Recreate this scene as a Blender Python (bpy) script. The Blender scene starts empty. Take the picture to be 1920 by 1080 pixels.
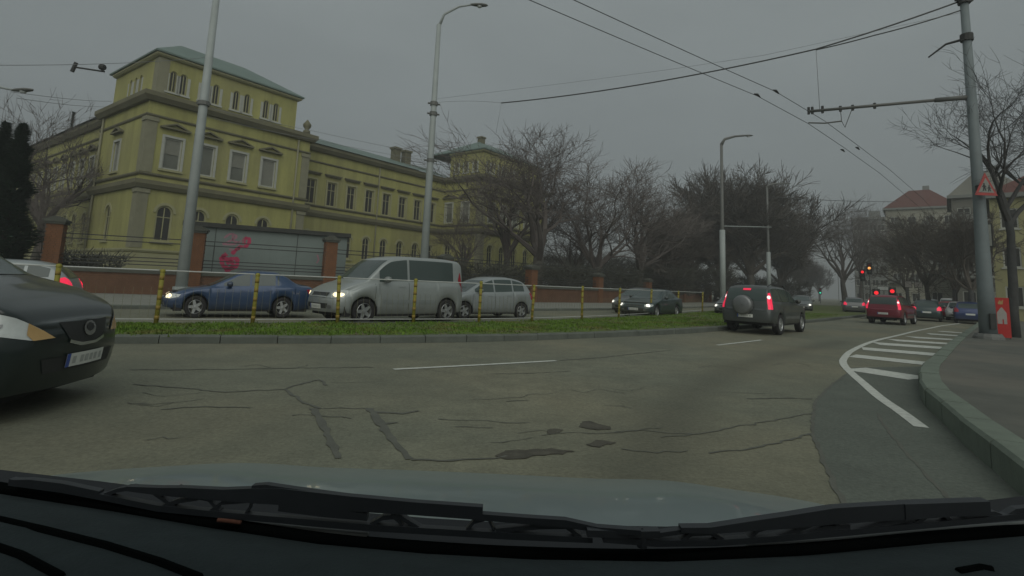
import bpy, bmesh, math, random
from mathutils import Vector, Matrix
from mathutils.bvhtree import BVHTree
R = math.radians
SC = bpy.context.scene
COL = SC.collection

# ------------------------------------------------------------------ camera
CAM_H = 1.35
cd = bpy.data.cameras.new('camera'); cam = bpy.data.objects.new('camera', cd); COL.objects.link(cam)
PITCH, ROLL = R(7.5), R(2.4)
cam.matrix_world = Matrix.Translation((0, 0, CAM_H)) @ Matrix.Rotation(math.pi/2 + PITCH, 4, 'X') @ Matrix.Rotation(ROLL, 4, 'Z')
cd.sensor_width = 36; cd.lens = 36*1000/1920; cd.shift_y = -139/1920
cd.clip_start = .03; cd.clip_end = 3000
SC.camera = cam

# ------------------------------------------------------------------ sky, sun, exposure
w = bpy.data.worlds.new('World'); SC.world = w; w.use_nodes = True
nt = w.node_tree; nt.nodes.clear(); N = nt.nodes.new; LK = nt.links.new
out = N('ShaderNodeOutputWorld'); bg = N('ShaderNodeBackground'); LK(bg.outputs[0], out.inputs[0])
sky = N('ShaderNodeTexSky'); sky.sky_type = 'NISHITA'; sky.sun_disc = False
sky.sun_elevation = R(35); sky.sun_rotation = R(172); sky.dust_density = 4
bg.inputs[1].default_value = .1
tc = N('ShaderNodeTexCoord'); sep = N('ShaderNodeSeparateXYZ'); LK(tc.outputs['Generated'], sep.inputs[0])
mx = N('ShaderNodeMath'); mx.operation = 'MAXIMUM'; mx.inputs[1].default_value = 0; LK(sep.outputs[2], mx.inputs[0])
ma = N('ShaderNodeMath'); ma.operation = 'MULTIPLY_ADD'; ma.inputs[1].default_value = 1.15; ma.inputs[2].default_value = 1.0; LK(mx.outputs[0], ma.inputs[0])
nz = N('ShaderNodeTexNoise'); nz.inputs['Scale'].default_value = 1.6; nz.inputs['Detail'].default_value = 5; nz.inputs['Roughness'].default_value = .55
mp = N('ShaderNodeMapping'); mp.inputs['Scale'].default_value = (1, 1, 2.6); LK(tc.outputs['Generated'], mp.inputs[0]); LK(mp.outputs[0], nz.inputs[0])
mr = N('ShaderNodeMapRange'); mr.inputs[1].default_value = .3; mr.inputs[2].default_value = .7; mr.inputs[3].default_value = .91; mr.inputs[4].default_value = 1.07; LK(nz.outputs[0], mr.inputs[0])
mm = N('ShaderNodeMath'); mm.operation = 'MULTIPLY'; LK(ma.outputs[0], mm.inputs[0]); LK(mr.outputs[0], mm.inputs[1])
oc = N('ShaderNodeVectorMath'); oc.operation = 'SCALE'; oc.inputs[0].default_value = (1.28, 1.43, 1.42); LK(mm.outputs[0], oc.inputs['Scale'])
mix = N('ShaderNodeMix'); mix.data_type = 'RGBA'; mix.inputs[0].default_value = .96
LK(sky.outputs[0], mix.inputs[6]); LK(oc.outputs[0], mix.inputs[7]); LK(mix.outputs[2], bg.inputs[0])
sd = bpy.data.lights.new('sun', 'SUN'); sd.energy = 1.1; sd.angle = R(75); sd.color = (1, .99, .91)
so = bpy.data.objects.new('sun', sd); COL.objects.link(so); so.rotation_euler = (R(55), 0, R(8))
SC.view_settings.view_transform = 'Standard'; SC.view_settings.look = 'None'
SC.view_settings.exposure = .18; SC.view_settings.gamma = 1; SC.view_settings.use_curve_mapping = False
SC.cycles.use_denoising = True
SC.cycles.max_bounces = 6

# ------------------------------------------------------------------ materials
MAT = {}
def mat(name, col, rough=.7, metal=0, var=.12, scale=3., bump=0, bscale=30, emit=0, ecol=None, coat=0, spec=.5, alt=None, altscale=1., altlo=.45, althi=.6, detail=6, alpha=None, trans=0):
    m = bpy.data.materials.new(name); m.use_nodes = True; t = m.node_tree
    b = t.nodes['Principled BSDF']; b.inputs['Roughness'].default_value = rough; b.inputs['Metallic'].default_value = metal
    b.inputs['Specular IOR Level'].default_value = spec
    b.inputs['Coat Weight'].default_value = coat; b.inputs['Coat Roughness'].default_value = .06
    c = (*col, 1)
    co = t.nodes.new('ShaderNodeTexCoord')
    if var:
        n = t.nodes.new('ShaderNodeTexNoise'); n.inputs['Scale'].default_value = scale; n.inputs['Detail'].default_value = detail; n.inputs['Roughness'].default_value = .65
        t.links.new(co.outputs['Object'], n.inputs[0])
        r = t.nodes.new('ShaderNodeMapRange'); r.inputs[1].default_value = .3; r.inputs[2].default_value = .7; r.inputs[3].default_value = 1-var; r.inputs[4].default_value = 1+var
        t.links.new(n.outputs[0], r.inputs[0])
        s = t.nodes.new('ShaderNodeVectorMath'); s.operation = 'SCALE'; t.links.new(r.outputs[0], s.inputs['Scale'])
        if alt:
            n2 = t.nodes.new('ShaderNodeTexNoise'); n2.inputs['Scale'].default_value = altscale; n2.inputs['Detail'].default_value = 5
            t.links.new(co.outputs['Object'], n2.inputs[0])
            r2 = t.nodes.new('ShaderNodeMapRange'); r2.inputs[1].default_value = altlo; r2.inputs[2].default_value = althi; t.links.new(n2.outputs[0], r2.inputs[0])
            x = t.nodes.new('ShaderNodeMix'); x.data_type = 'RGBA'; x.inputs[6].default_value = c; x.inputs[7].default_value = (*alt, 1)
            t.links.new(r2.outputs[0], x.inputs[0]); t.links.new(x.outputs[2], s.inputs[0])
        else: s.inputs[0].default_value = col
        t.links.new(s.outputs[0], b.inputs['Base Color'])
    else: b.inputs['Base Color'].default_value = c
    if bump:
        n = t.nodes.new('ShaderNodeTexNoise'); n.inputs['Scale'].default_value = bscale; n.inputs['Detail'].default_value = 4
        t.links.new(co.outputs['Object'], n.inputs[0])
        bp = t.nodes.new('ShaderNodeBump'); bp.inputs['Strength'].default_value = bump; bp.inputs['Distance'].default_value = .02
        t.links.new(n.outputs[0], bp.inputs['Height']); t.links.new(bp.outputs[0], b.inputs['Normal'])
    if emit:
        b.inputs['Emission Color'].default_value = (*(ecol or col), 1); b.inputs['Emission Strength'].default_value = emit
    if trans: b.inputs['Transmission Weight'].default_value = trans
    MAT[name] = m; return m

mat('asphalt', (.146, .153, .11), .82, var=.13, scale=.45, bump=.25, bscale=60, alt=(.174, .168, .113), altscale=.22, altlo=.42, althi=.62, detail=9)
def add_wear(m):
    t = m.node_tree; b = t.nodes['Principled BSDF']; src = b.inputs['Base Color'].links[0].from_socket
    at_ = t.nodes.new('ShaderNodeAttribute'); at_.attribute_name = 'wear'
    n = t.nodes.new('ShaderNodeTexNoise'); n.inputs['Scale'].default_value = 2.2; n.inputs['Detail'].default_value = 7
    co = t.nodes.new('ShaderNodeTexCoord'); t.links.new(co.outputs['Object'], n.inputs[0])
    mu = t.nodes.new('ShaderNodeMath'); mu.operation = 'MULTIPLY'; t.links.new(at_.outputs['Fac'], mu.inputs[0]); t.links.new(n.outputs[0], mu.inputs[1])
    ad = t.nodes.new('ShaderNodeMath'); ad.operation = 'MULTIPLY_ADD'; ad.inputs[1].default_value = -.62; ad.inputs[2].default_value = 1; t.links.new(mu.outputs[0], ad.inputs[0])
    s = t.nodes.new('ShaderNodeVectorMath'); s.operation = 'SCALE'; t.links.new(src, s.inputs[0]); t.links.new(ad.outputs[0], s.inputs['Scale']); t.links.new(s.outputs[0], b.inputs['Base Color'])
def add_grain(m, scale, amt, streak=None, samt=0):
    """fine speckle of aggregate, or rain streaks stretched down a wall"""
    t = m.node_tree; b = t.nodes['Principled BSDF']; src = b.inputs['Base Color'].links[0].from_socket; co = t.nodes.new('ShaderNodeTexCoord')
    for sc_, am, mpv_ in ((scale, amt, None),)+(((1., samt, streak),) if streak else ()):
        n = t.nodes.new('ShaderNodeTexNoise'); n.inputs['Scale'].default_value = sc_; n.inputs['Detail'].default_value = 6; n.inputs['Roughness'].default_value = .75
        if mpv_:
            mp_ = t.nodes.new('ShaderNodeMapping'); mp_.inputs['Scale'].default_value = mpv_; t.links.new(co.outputs['Object'], mp_.inputs[0]); t.links.new(mp_.outputs[0], n.inputs[0])
        else: t.links.new(co.outputs['Object'], n.inputs[0])
        r = t.nodes.new('ShaderNodeMapRange'); r.inputs[1].default_value = .32; r.inputs[2].default_value = .68; r.inputs[3].default_value = 1-am; r.inputs[4].default_value = 1+am*.8; t.links.new(n.outputs[0], r.inputs[0])
        s = t.nodes.new('ShaderNodeVectorMath'); s.operation = 'SCALE'; t.links.new(src, s.inputs[0]); t.links.new(r.outputs[0], s.inputs['Scale']); src = s.outputs[0]
    t.links.new(src, b.inputs['Base Color'])
add_wear(MAT['asphalt']); add_grain(MAT['asphalt'], 26, .3, (2.2, 2.2, 1), .16)
mat('asphalt_dark', (.1, .115, .093), .8, var=.1, scale=1.2, bump=.25, bscale=70, detail=9)
add_grain(MAT['asphalt_dark'], 26, .3, (1.6, 1.6, 1), .14)
mat('tar', (.098, .102, .083), .8, var=.2, scale=4)
mat('hole', (.07, .066, .05), .95, var=.3, scale=7, bump=.5, bscale=20)
mat('tyre_track', (.13, .128, .108), .85, var=.15, scale=2)
mat('paint_white', (.5, .52, .47), .7, var=.22, scale=9)
mat('pavement', (.092, .096, .08), .9, var=.16, scale=1.5, bump=.3, bscale=25, alt=(.122, .118, .096), altscale=.5)
mat('far_pavement', (.2, .205, .175), .9, var=.12, scale=.8)
mat('kerb', (.135, .165, .13), .85, var=.16, scale=3, bump=.2, bscale=30)
mat('kerb_median', (.105, .118, .1), .9, var=.2, scale=2.5, bump=.3, bscale=30)
mat('soil', (.08, .115, .02), .95, var=.35, scale=2.2, alt=(.1, .085, .045), altscale=1.1, altlo=.5, althi=.66)
mat('park', (.06, .068, .038), .95, var=.3, scale=.3)
mat('ground', (.09, .09, .075), .95, var=.2, scale=.05)
mat('grass', (.088, .165, .01), .8, var=.3, scale=1.6, alt=(.13, .13, .03), altscale=.9, altlo=.5, althi=.68)
mat('stucco', (.335, .33, .118), .9, var=.09, scale=.35, bump=.1, bscale=6, alt=(.3, .29, .125), altscale=.12)
add_grain(MAT['stucco'], 5, .06, (1.1, 1.1, .09), .2)
mat('trim', (.32, .315, .18), .9, var=.1, scale=.8)
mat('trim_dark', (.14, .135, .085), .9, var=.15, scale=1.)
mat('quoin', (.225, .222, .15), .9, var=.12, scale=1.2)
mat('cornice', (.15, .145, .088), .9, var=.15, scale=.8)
mat('copper', (.115, .165, .143), .6, var=.14, scale=.6)
mat('white_frame', (.38, .395, .35), .7, var=.08)
mat('pane', (.14, .15, .125), .28, var=.25, scale=.6, spec=.4)
mat('pane_dark', (.045, .045, .04), .25, var=.25, scale=.6, spec=.4)
mat('blind', (.2, .205, .17), .8, var=.1)
mat('brick', (.17, .078, .036), .9, var=.2, scale=2.4)
mat('brick_wall', (.13, .068, .038), .9, var=.2, scale=2)
mat('mortar', (.115, .07, .045), .95, var=.1)
mat('coping', (.075, .08, .065), .9, var=.2, scale=2)
mat('container', (.165, .205, .19), .6, var=.08, scale=.7)
mat('container_roof', (.035, .038, .033), .8, var=.2)
mat('graffiti', (.42, .03, .09), .6, var=.15)
mat('graffiti_pink', (.33, .16, .2), .6, var=.15)
mat('pole', (.3, .335, .325), .6, metal=.0, var=.1, scale=1.5)
mat('pole_blue', (.15, .18, .185), .65, var=.16, scale=1.2)
mat('pole_dark', (.12, .125, .115), .6, var=.1)
mat('iron', (.03, .032, .03), .7, var=.1)
mat('wire', (.07, .075, .075), .6, var=0)
mat('wire_pale', (.2, .21, .21), .6, var=0)
mat('rail_pale', (.45, .47, .45), .6, var=.1)
mat('post_yellow', (.23, .21, .025), .7, var=.12, scale=6)
mat('post_band', (.23, .165, .025), .7, var=.12, scale=6)
mat('bars', (.2, .2, .12), .7, var=.1)
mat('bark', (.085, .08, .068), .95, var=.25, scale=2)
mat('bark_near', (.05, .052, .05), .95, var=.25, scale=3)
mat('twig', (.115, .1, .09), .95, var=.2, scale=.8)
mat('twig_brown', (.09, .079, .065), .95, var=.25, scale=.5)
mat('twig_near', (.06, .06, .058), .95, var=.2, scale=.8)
mat('needle', (.03, .06, .034), .9, var=.35, scale=1.5)
mat('shrub', (.07, .072, .055), .95, var=.35, scale=1)
mat('leaf_dark', (.062, .062, .048), .95, var=.35, scale=1)
mat('glass_car', (.05, .07, .065), .1, var=0, spec=.6)
mat('rubber', (.018, .018, .018), .85, var=.15, scale=8)
mat('rim', (.42, .44, .44), .35, metal=.7, var=.1)
mat('rim_dark', (.2, .21, .21), .4, metal=.6, var=.1)
mat('black_trim', (.022, .024, .024), .6, var=.1)
mat('plate_white', (.6, .62, .58), .5, var=.05)
mat('plate_blue', (.04, .08, .3), .5, var=0)
mat('plate_ink', (.36, .38, .36), .6, var=0)
mat('lens', (.5, .54, .53), .12, var=.1, scale=9, spec=.6)
mat('lens_amber', (.5, .33, .14), .2, var=.1)
mat('lens_amber_on', (.8, .6, .25), .2, var=0, emit=.35, ecol=(1, .72, .3))
mat('chrome', (.6, .62, .62), .2, metal=.9, var=0)
mat('head_on', (.9, .9, .85), .3, var=0, emit=1.3, ecol=(1, .95, .82))
mat('head_warm', (.9, .8, .6), .3, var=0, emit=1.3, ecol=(1, .82, .5))
mat('tail', (.32, .015, .03), .25, var=.1, scale=9)
mat('tail_on', (.7, .02, .05), .3, var=0, emit=.5, ecol=(1, .03, .1))
mat('brake_hot', (.9, .5, .5), .3, var=0, emit=1.1, ecol=(1, .72, .72))
mat('signal_red', (.8, .02, .02), .3, var=0, emit=1.0, ecol=(1, .02, .03))
mat('signal_amber', (.9, .5, .1), .3, var=0, emit=1.3, ecol=(1, .45, .12))
mat('signal_green', (.05, .7, .45), .3, var=0, emit=.8, ecol=(.05, 1, .6))
mat('sign_red', (.36, .05, .045), .5, var=.08)
mat('sign_white', (.22, .235, .21), .5, var=.08)
mat('board_red', (.5, .035, .03), .5, var=.08, scale=4)
mat('board_white', (.4, .37, .34), .6, var=.1)
mat('hood', (.24, .3, .3), .36, metal=.3, var=.03, scale=8, coat=.4, bump=.02, bscale=3)
mat('dash', (.026, .036, .038), .9, spec=.2, var=.12, scale=30, bump=.15, bscale=300)
mat('cowl', (.013, .016, .019), .8, var=.15, scale=12)
mat('cowl_light', (.1, .11, .105), .6, var=.15, scale=12)
mat('seal', (.004, .005, .005), 1, var=0, spec=0)
mat('wiper', (.018, .022, .026), .5, var=.15, scale=20)
mat('rust', (.11, .042, .025), .9, var=.3, scale=20)
mat('roof_red', (.105, .042, .033), .85, var=.15, scale=1.5)
mat('plaster_beige', (.3, .295, .235), .9, var=.12, scale=.3)
mat('plaster_grey', (.19, .2, .185), .9, var=.12, scale=.2)
mat('plaster_dark', (.16, .16, .135), .9, var=.15, scale=.3)
mat('plaster_yellow', (.3, .29, .15), .9, var=.12, scale=.4)
mat('headliner', (.1, .1, .1), .9, var=0)
def paint(name, c, rough=.35, metal=.25):
    """car paint with road grime splashed over the lower body"""
    m = mat(name, c, rough, metal=metal, var=.06, scale=2, coat=.5); t = m.node_tree; b = t.nodes['Principled BSDF']; src = b.inputs['Base Color'].links[0].from_socket
    co = t.nodes.new('ShaderNodeTexCoord'); sp = t.nodes.new('ShaderNodeSeparateXYZ'); t.links.new(co.outputs['Object'], sp.inputs[0])
    n = t.nodes.new('ShaderNodeTexNoise'); n.inputs['Scale'].default_value = 3.5; n.inputs['Detail'].default_value = 6; t.links.new(co.outputs['Object'], n.inputs[0])
    a = t.nodes.new('ShaderNodeMath'); a.operation = 'MULTIPLY_ADD'; a.inputs[1].default_value = .5; t.links.new(n.outputs[0], a.inputs[0]); t.links.new(sp.outputs[2], a.inputs[2])
    r = t.nodes.new('ShaderNodeMapRange'); r.inputs[1].default_value = .9; r.inputs[2].default_value = .4; r.inputs[3].default_value = .0; r.inputs[4].default_value = .4 if max(c) > .04 else .05; t.links.new(a.outputs[0], r.inputs[0])
    x = t.nodes.new('ShaderNodeMix'); x.data_type = 'RGBA'; x.inputs[7].default_value = (.075, .072, .06, 1); t.links.new(src, x.inputs[6]); t.links.new(r.outputs[0], x.inputs[0]); t.links.new(x.outputs[2], b.inputs['Base Color'])
    q = t.nodes.new('ShaderNodeMapRange'); q.inputs[3].default_value = rough; q.inputs[4].default_value = .8; t.links.new(r.outputs[0], q.inputs[0]); t.links.new(q.outputs[0], b.inputs['Roughness'])
    k = t.nodes.new('ShaderNodeMapRange'); k.inputs[3].default_value = .5; k.inputs[4].default_value = 0; t.links.new(r.outputs[0], k.inputs[0]); t.links.new(k.outputs[0], b.inputs['Coat Weight'])
    return m
paint('p_black', (.009, .017, .016), .28, .1); paint('p_blue', (.02, .05, .115)); paint('p_silver', (.3, .33, .32), .4, .35); paint('p_silver2', (.27, .3, .3), .4, .35)
paint('p_green', (.035, .06, .058)); paint('p_suv', (.065, .075, .073), .4, .3); paint('p_red', (.17, .014, .028)); paint('p_teal', (.022, .045, .045)); paint('p_white', (.45, .46, .45), .4, 0)
paint('p_redbright', (.35, .02, .03)); paint('p_navy', (.02, .04, .13)); paint('p_grey', (.12, .13, .13))

# ------------------------------------------------------------------ helpers
class MB:
    def __init__(s): s.v = []; s.f = []; s.smooth = False
    def box(s, x0, x1, y0, y1, z0, z1):
        b = len(s.v); s.v += [(x, y, z) for z in (z0, z1) for y in (y0, y1) for x in (x0, x1)]
        s.f += [tuple(b+i for i in q) for q in ((0, 2, 3, 1), (4, 5, 7, 6), (0, 1, 5, 4), (2, 6, 7, 3), (0, 4, 6, 2), (1, 3, 7, 5))]; return s
    def prism(s, poly, h0, h1, axis='z'):
        b = len(s.v); n = len(poly)
        for h in (h0, h1):
            for p in poly: s.v.append((p[0], p[1], h) if axis == 'z' else (p[0], h, p[1]))
        s.f += [tuple(b+i for i in range(n-1, -1, -1)), tuple(b+n+i for i in range(n))]
        for i in range(n): j = (i+1) % n; s.f.append((b+i, b+j, b+n+j, b+n+i))
        return s
    def quad(s, *p):
        b = len(s.v); s.v += [tuple(q) for q in p]; s.f.append(tuple(range(b, b+len(p)))); return s
    def grid(s, rows):
        b = len(s.v); m = len(rows[0])
        for r in rows: s.v += [tuple(p) for p in r]
        for i in range(len(rows)-1):
            for j in range(m-1): s.f.append((b+i*m+j, b+i*m+j+1, b+(i+1)*m+j+1, b+(i+1)*m+j))
        return s
    def tube(s, pts, rad, n=6, caps=True):
        pts = [Vector(p) for p in pts]; b = len(s.v); k = len(pts)
        if not hasattr(rad, '__len__'): rad = [rad]*k
        ref = None
        for i, p in enumerate(pts):
            d = (pts[min(i+1, k-1)]-pts[max(i-1, 0)])
            d = d.normalized() if d.length > 1e-9 else Vector((0, 0, 1))
            if ref is None: ref = Vector((1, 0, 0)) if abs(d.x) < .8 else Vector((0, 1, 0))
            u = (ref - d*ref.dot(d)).normalized(); w_ = d.cross(u); ref = u
            for a in range(n):
                t = 2*math.pi*a/n; q = p + (u*math.cos(t)+w_*math.sin(t))*rad[i]; s.v.append(q[:])
        for i in range(k-1):
            for a in range(n):
                c = (a+1) % n; s.f.append((b+i*n+a, b+i*n+c, b+(i+1)*n+c, b+(i+1)*n+a))
        if caps: s.f.append(tuple(b+a for a in range(n-1, -1, -1))); s.f.append(tuple(b+(k-1)*n+a for a in range(n)))
        return s
    def lathe(s, prof, n=24, axis='z', c=(0, 0, 0), closed=False):
        b = len(s.v); k = len(prof)
        for (r, h) in prof:
            for a in range(n):
                t = 2*math.pi*a/n; x, y = r*math.cos(t), r*math.sin(t)
                p = (x, y, h) if axis == 'z' else (x, h, y) if axis == 'y' else (h, x, y)
                s.v.append((p[0]+c[0], p[1]+c[1], p[2]+c[2]))
        for i in range(k-1 if not closed else k):
            for a in range(n):
                d = (a+1) % n; j = (i+1) % k; s.f.append((b+i*n+a, b+i*n+d, b+j*n+d, b+j*n+a))
        return s
    def mesh(s, name, m=None, smooth=None):
        me = bpy.data.meshes.new(name); me.from_pydata(s.v, [], s.f); me.update()
        if m: me.materials.append(MAT[m])
        if smooth or s.smooth:
            for p in me.polygons: p.use_smooth = True
        return me
    def build(s, name, m, parent=None, loc=None, rz=0, smooth=None):
        return ob(name, s.mesh(name, m, smooth), parent, loc, rz)
def ob(name, me, parent=None, loc=None, rz=0, m=None):
    o = bpy.data.objects.new(name, me); COL.objects.link(o)
    if parent: o.parent = parent
    if loc is not None: o.location = loc
    if rz: o.rotation_euler = (0, 0, rz)
    if m: o.material_slots[0].link = 'OBJECT'; o.material_slots[0].material = MAT[m]
    return o
def tag(o, label, cat, group=None):
    o['label'] = label; o['category'] = cat
    if group: o['group'] = group
    return o
def thing(name, label, cat, loc=(0, 0, 0), rz=0, group=None):
    o = ob(name, None, None, loc, rz); o.empty_display_size = .2
    return tag(o, label, cat, group)
def struct(o): o['kind'] = 'structure'; return o
def stuff(o): o['kind'] = 'stuff'; return o
# image pixel -> the point of the scene it shows, on the ground or at a given distance
_cm = cam.matrix_world.to_3x3()
def ray(px, py): return _cm @ Vector(((px-960)/1000, -(py+139-540)/1000, -1))
def gp(px, py, z=0.):
    r = ray(px, py); t = (z-CAM_H)/r.z; return Vector((r.x*t, r.y*t, z))
def at(px, py, Y):
    r = ray(px, py)*(Y/ray(px, py).y); return Vector((r.x, r.y, r.z+CAM_H))
def pchip(pts):
    xs = [p[0] for p in pts]; ys = [p[1] for p in pts]; n = len(xs)
    h = [xs[i+1]-xs[i] for i in range(n-1)]; dl = [(ys[i+1]-ys[i])/h[i] for i in range(n-1)]
    m = [dl[0]]+[0 if dl[i-1]*dl[i] <= 0 else 2*dl[i-1]*dl[i]/(dl[i-1]+dl[i]) for i in range(1, n-1)]+[dl[-1]]
    def f(x):
        if x <= xs[0]: return ys[0]
        if x >= xs[-1]: return ys[-1]
        i = 0
        while x > xs[i+1]: i += 1
        t = (x-xs[i])/h[i]
        return (2*t**3-3*t*t+1)*ys[i]+(t**3-2*t*t+t)*h[i]*m[i]+(-2*t**3+3*t*t)*ys[i+1]+(t**3-t*t)*h[i]*m[i+1]
    return f
def curve(pts, step):
    """smooth polyline through ground points, resampled by length"""
    P = [Vector((p[0], p[1], 0)) for p in pts]; o = []
    for i in range(len(P)-1):
        a, b, c, d = P[max(i-1, 0)], P[i], P[i+1], P[min(i+2, len(P)-1)]
        for k in range(24):
            t = k/24
            o.append(.5*((2*b)+(c-a)*t+(2*a-5*b+4*c-d)*t*t+(3*b-a-3*c+d)*t**3))
    o.append(P[-1]); res = [o[0]]; acc = 0
    for i in range(1, len(o)):
        acc += (o[i]-o[i-1]).length
        if acc >= step: res.append(o[i]); acc = 0
    if (res[-1]-o[-1]).length > step*.3: res.append(o[-1])
    return res
def offset(pl, d):
    r = []
    for i, p in enumerate(pl):
        t = (pl[min(i+1, len(pl)-1)]-pl[max(i-1, 0)]).normalized(); r.append(p+Vector((-t.y, t.x, 0))*d)
    return r
def along(pl, s):
    for i in range(len(pl)-1):
        l = (pl[i+1]-pl[i]).length
        if s <= l: return pl[i].lerp(pl[i+1], s/l), (pl[i+1]-pl[i]).normalized()
        s -= l
    return pl[-1], (pl[-1]-pl[-2]).normalized()
def fill(name, poly, z, m, parent=None):
    bm = bmesh.new(); f = bm.faces.new([bm.verts.new((p[0], p[1], z)) for p in poly])
    bm.normal_update()
    if f.normal.z < 0: f.normal_flip()
    bmesh.ops.triangulate(bm, faces=[f]); me = bpy.data.meshes.new(name); bm.to_mesh(me); bm.free(); me.materials.append(MAT[m])
    return ob(name, me, parent)

# ================================================================== the setting
rnd = random.Random(7)
struct(fill('ground', [(-600, -400), (600, -400), (600, 600), (-600, 600)], -.06, 'ground'))
# road sheet, finely divided near the camera and gently uneven
m = MB(); rows = []
def rz(x, y): return .012*math.sin(x*.55+1.3)*math.sin(y*.4+.7) - .006
ys = [-14, -6, 0]+[1+.25*i for i in range(76)]+[20+.5*i for i in range(41)]+[44, 50, 60, 80, 120, 180, 300, 590]; xs = [-300, -150, -80, -50, -35]+[-25+.6*i for i in range(27)]+[-9+.3*i for i in range(71)]+[12.6+.6*i for i in range(47)]+[50, 70, 100, 150, 250, 400]
for y in ys: rows.append([(x, y, rz(x, y) if (-25 <= x <= 40 and 1 <= y <= 40) else -.006) for x in xs])
m.grid(rows); road = struct(m.build('road', 'asphalt', smooth=True))
# tyre-polished and dirty stretches of the carriageway, kept as a colour attribute of the road itself
att = road.data.attributes.new('wear', 'FLOAT', 'POINT')
TR = [([gp(*p).xy for p in ((1170, 930), (1215, 860), (1250, 795), (1300, 735), (1380, 690), (1500, 655), (1580, 640))], .34, .9), ([gp(*p).xy for p in ((700, 850), (900, 770), (1100, 700), (1300, 660))], .9, -.35), ([gp(*p).xy for p in ((-200, 860), (200, 800), (420, 790))], .9, .35)]
def seg_d(p, a, b):
    ab = b-a; t = max(0, min(1, (p-a).dot(ab)/ab.length_squared)); return (p-a-ab*t).length
for i, v in enumerate(road.data.vertices):
    q = v.co.xy; wv = 0
    if -9 < q.x < 14 and 1 < q.y < 22:
        for P, wd, am in TR:
            dd_ = min(seg_d(q, P[k], P[k+1]) for k in range(len(P)-1)); wv += am*math.exp(-(dd_/wd)**2)
    att.data[i].value = wv
K = curve([(-60, -12), (-20, 4.6), (-12, 7.9), (-6.94, 9.8), (-3.36, 11.2), (.66, 13.5), (3.94, 16.1), (7.91, 19.8), (14.2, 26.5), (24.5, 38.2), (40, 56), (62, 82)], .5)
FEN = curve([(-60, -8), (-20, 5.8), (-12.6, 9.4), (-9.4, 11.25), (-7.8, 12.1), (-6.13, 13.1), (-4.45, 14.25), (-2.67, 15.4), (-.88, 16.7), (.81, 18.25), (2.8, 20.5), (4.68, 22.9), (6.85, 26), (9.22, 29.3), (12, 33.4)], .5)
B = curve([(-60, -7.4), (-20, 6.15), (-12.8, 9.8), (-9.6, 11.6), (-8, 12.45), (-6.3, 13.45), (-4.65, 14.6), (-2.9, 15.75), (-1.1, 17.05), (.6, 18.6), (2.5, 20.8), (4.4, 23.2), (6.5, 26.2), (8.9, 29.5), (11.7, 33.6), (16, 40), (26, 55), (46, 84)], .5)
FK = curve([(-70, -4), (-30, 9.2), (-20, 14.0), (-12.75, 18), (-7, 22), (0, 27.3), (5, 32.3), (10, 38), (20, 51.5), (33, 71), (60, 112)], .6)
WL = [(-46, 12.5), (-36, 17.4), (-28.5, 21.2), (-21.3, 25), (-15.8, 27), (-10.1, 30), (-4.1, 34), (1.6, 39), (7.45, 45), (13.4, 52), (19.5, 60.5), (26, 70)]
RK = curve([(1.2, -8), (2.2, 0), (3.1, 2.8), (3.87, 4.25), (4.3, 5.1), (4.85, 6.06), (5.75, 7.6), (7.32, 9.65), (8.73, 11.23), (12.08, 14.95), (19, 22.5), (31.2, 35.8), (50, 57), (90, 101)], .3)

def kerb_line(parent, line, side, width, z0, z1, length, material, limit=None, name='kerb_stone'):
    """separate stones laid end to end; 'side' is the offset sign toward the raised side"""
    tot = sum((line[i+1]-line[i]).length for i in range(len(line)-1)); s = 0; n = 0
    while s < tot-length and (limit is None or n < limit):
        a, ta = along(line, s+.008); b, tb = along(line, s+length-.008)
        na = Vector((-ta.y, ta.x, 0))*side; nb = Vector((-tb.y, tb.x, 0))*side
        dz = rnd.uniform(-.007, .007); sh = rnd.uniform(-.008, .008)
        mm_ = MB(); p = [a+na*sh, b+nb*sh, b+nb*(width), a+na*(width)]
        q = [a+na*(sh+.03), b+nb*(sh+.03), b+nb*width, a+na*width]
        ch = z1-.03
        lo = [(v.x, v.y, z0) for v in p]; md = [(v.x, v.y, ch+dz) for v in p]; up = [(v.x, v.y, z1+dz) for v in q]
        vs = lo+md+up; mm_.v = vs
        for k0, k1 in ((0, 4), (4, 8)):
            for i in range(4): j = (i+1) % 4; mm_.f.append((k0+i, k0+j, k1+j, k1+i))
        mm_.f.append((8, 9, 10, 11)); mm_.build(name, material, parent)
        s += length; n += 1
def sub(line, lo, hi): return [p for p in line if lo <= p.x <= hi]
median = struct(fill('median', offset(K, .12)+list(reversed(offset(B, -.1))), .135, 'soil'))
kerb_line(median, sub(K, -16, 30), 1, .16, -.05, .15, 1., 'kerb_median')
kerb_line(median, sub(B, -16, 12), -1, .14, -.05, .15, 1.6, 'kerb_median')
far_pav = struct(fill('far_pavement', offset(FK, .14)+[Vector(p) for p in reversed([(x-.3, y+.3) for x, y in WL])], .12, 'far_pavement'))
kerb_line(far_pav, sub(FK, -26, 24), 1, .16, -.05, .125, 1.5, 'kerb_median')
struct(fill('park_lawn', [(-.2+x, y+.2) for x, y in WL]+[(60, 140), (60, 300), (-260, 300), (-260, 10), (-60, 5)], .11, 'park'))
pav = struct(fill('pavement', offset(RK, -.2)+[(200, 110), (200, -8)], .22, 'pavement'))
kerb_line(pav, sub(RK, 1.5, 34), -1, .26, -.05, .235, .95, 'kerb')

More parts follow.
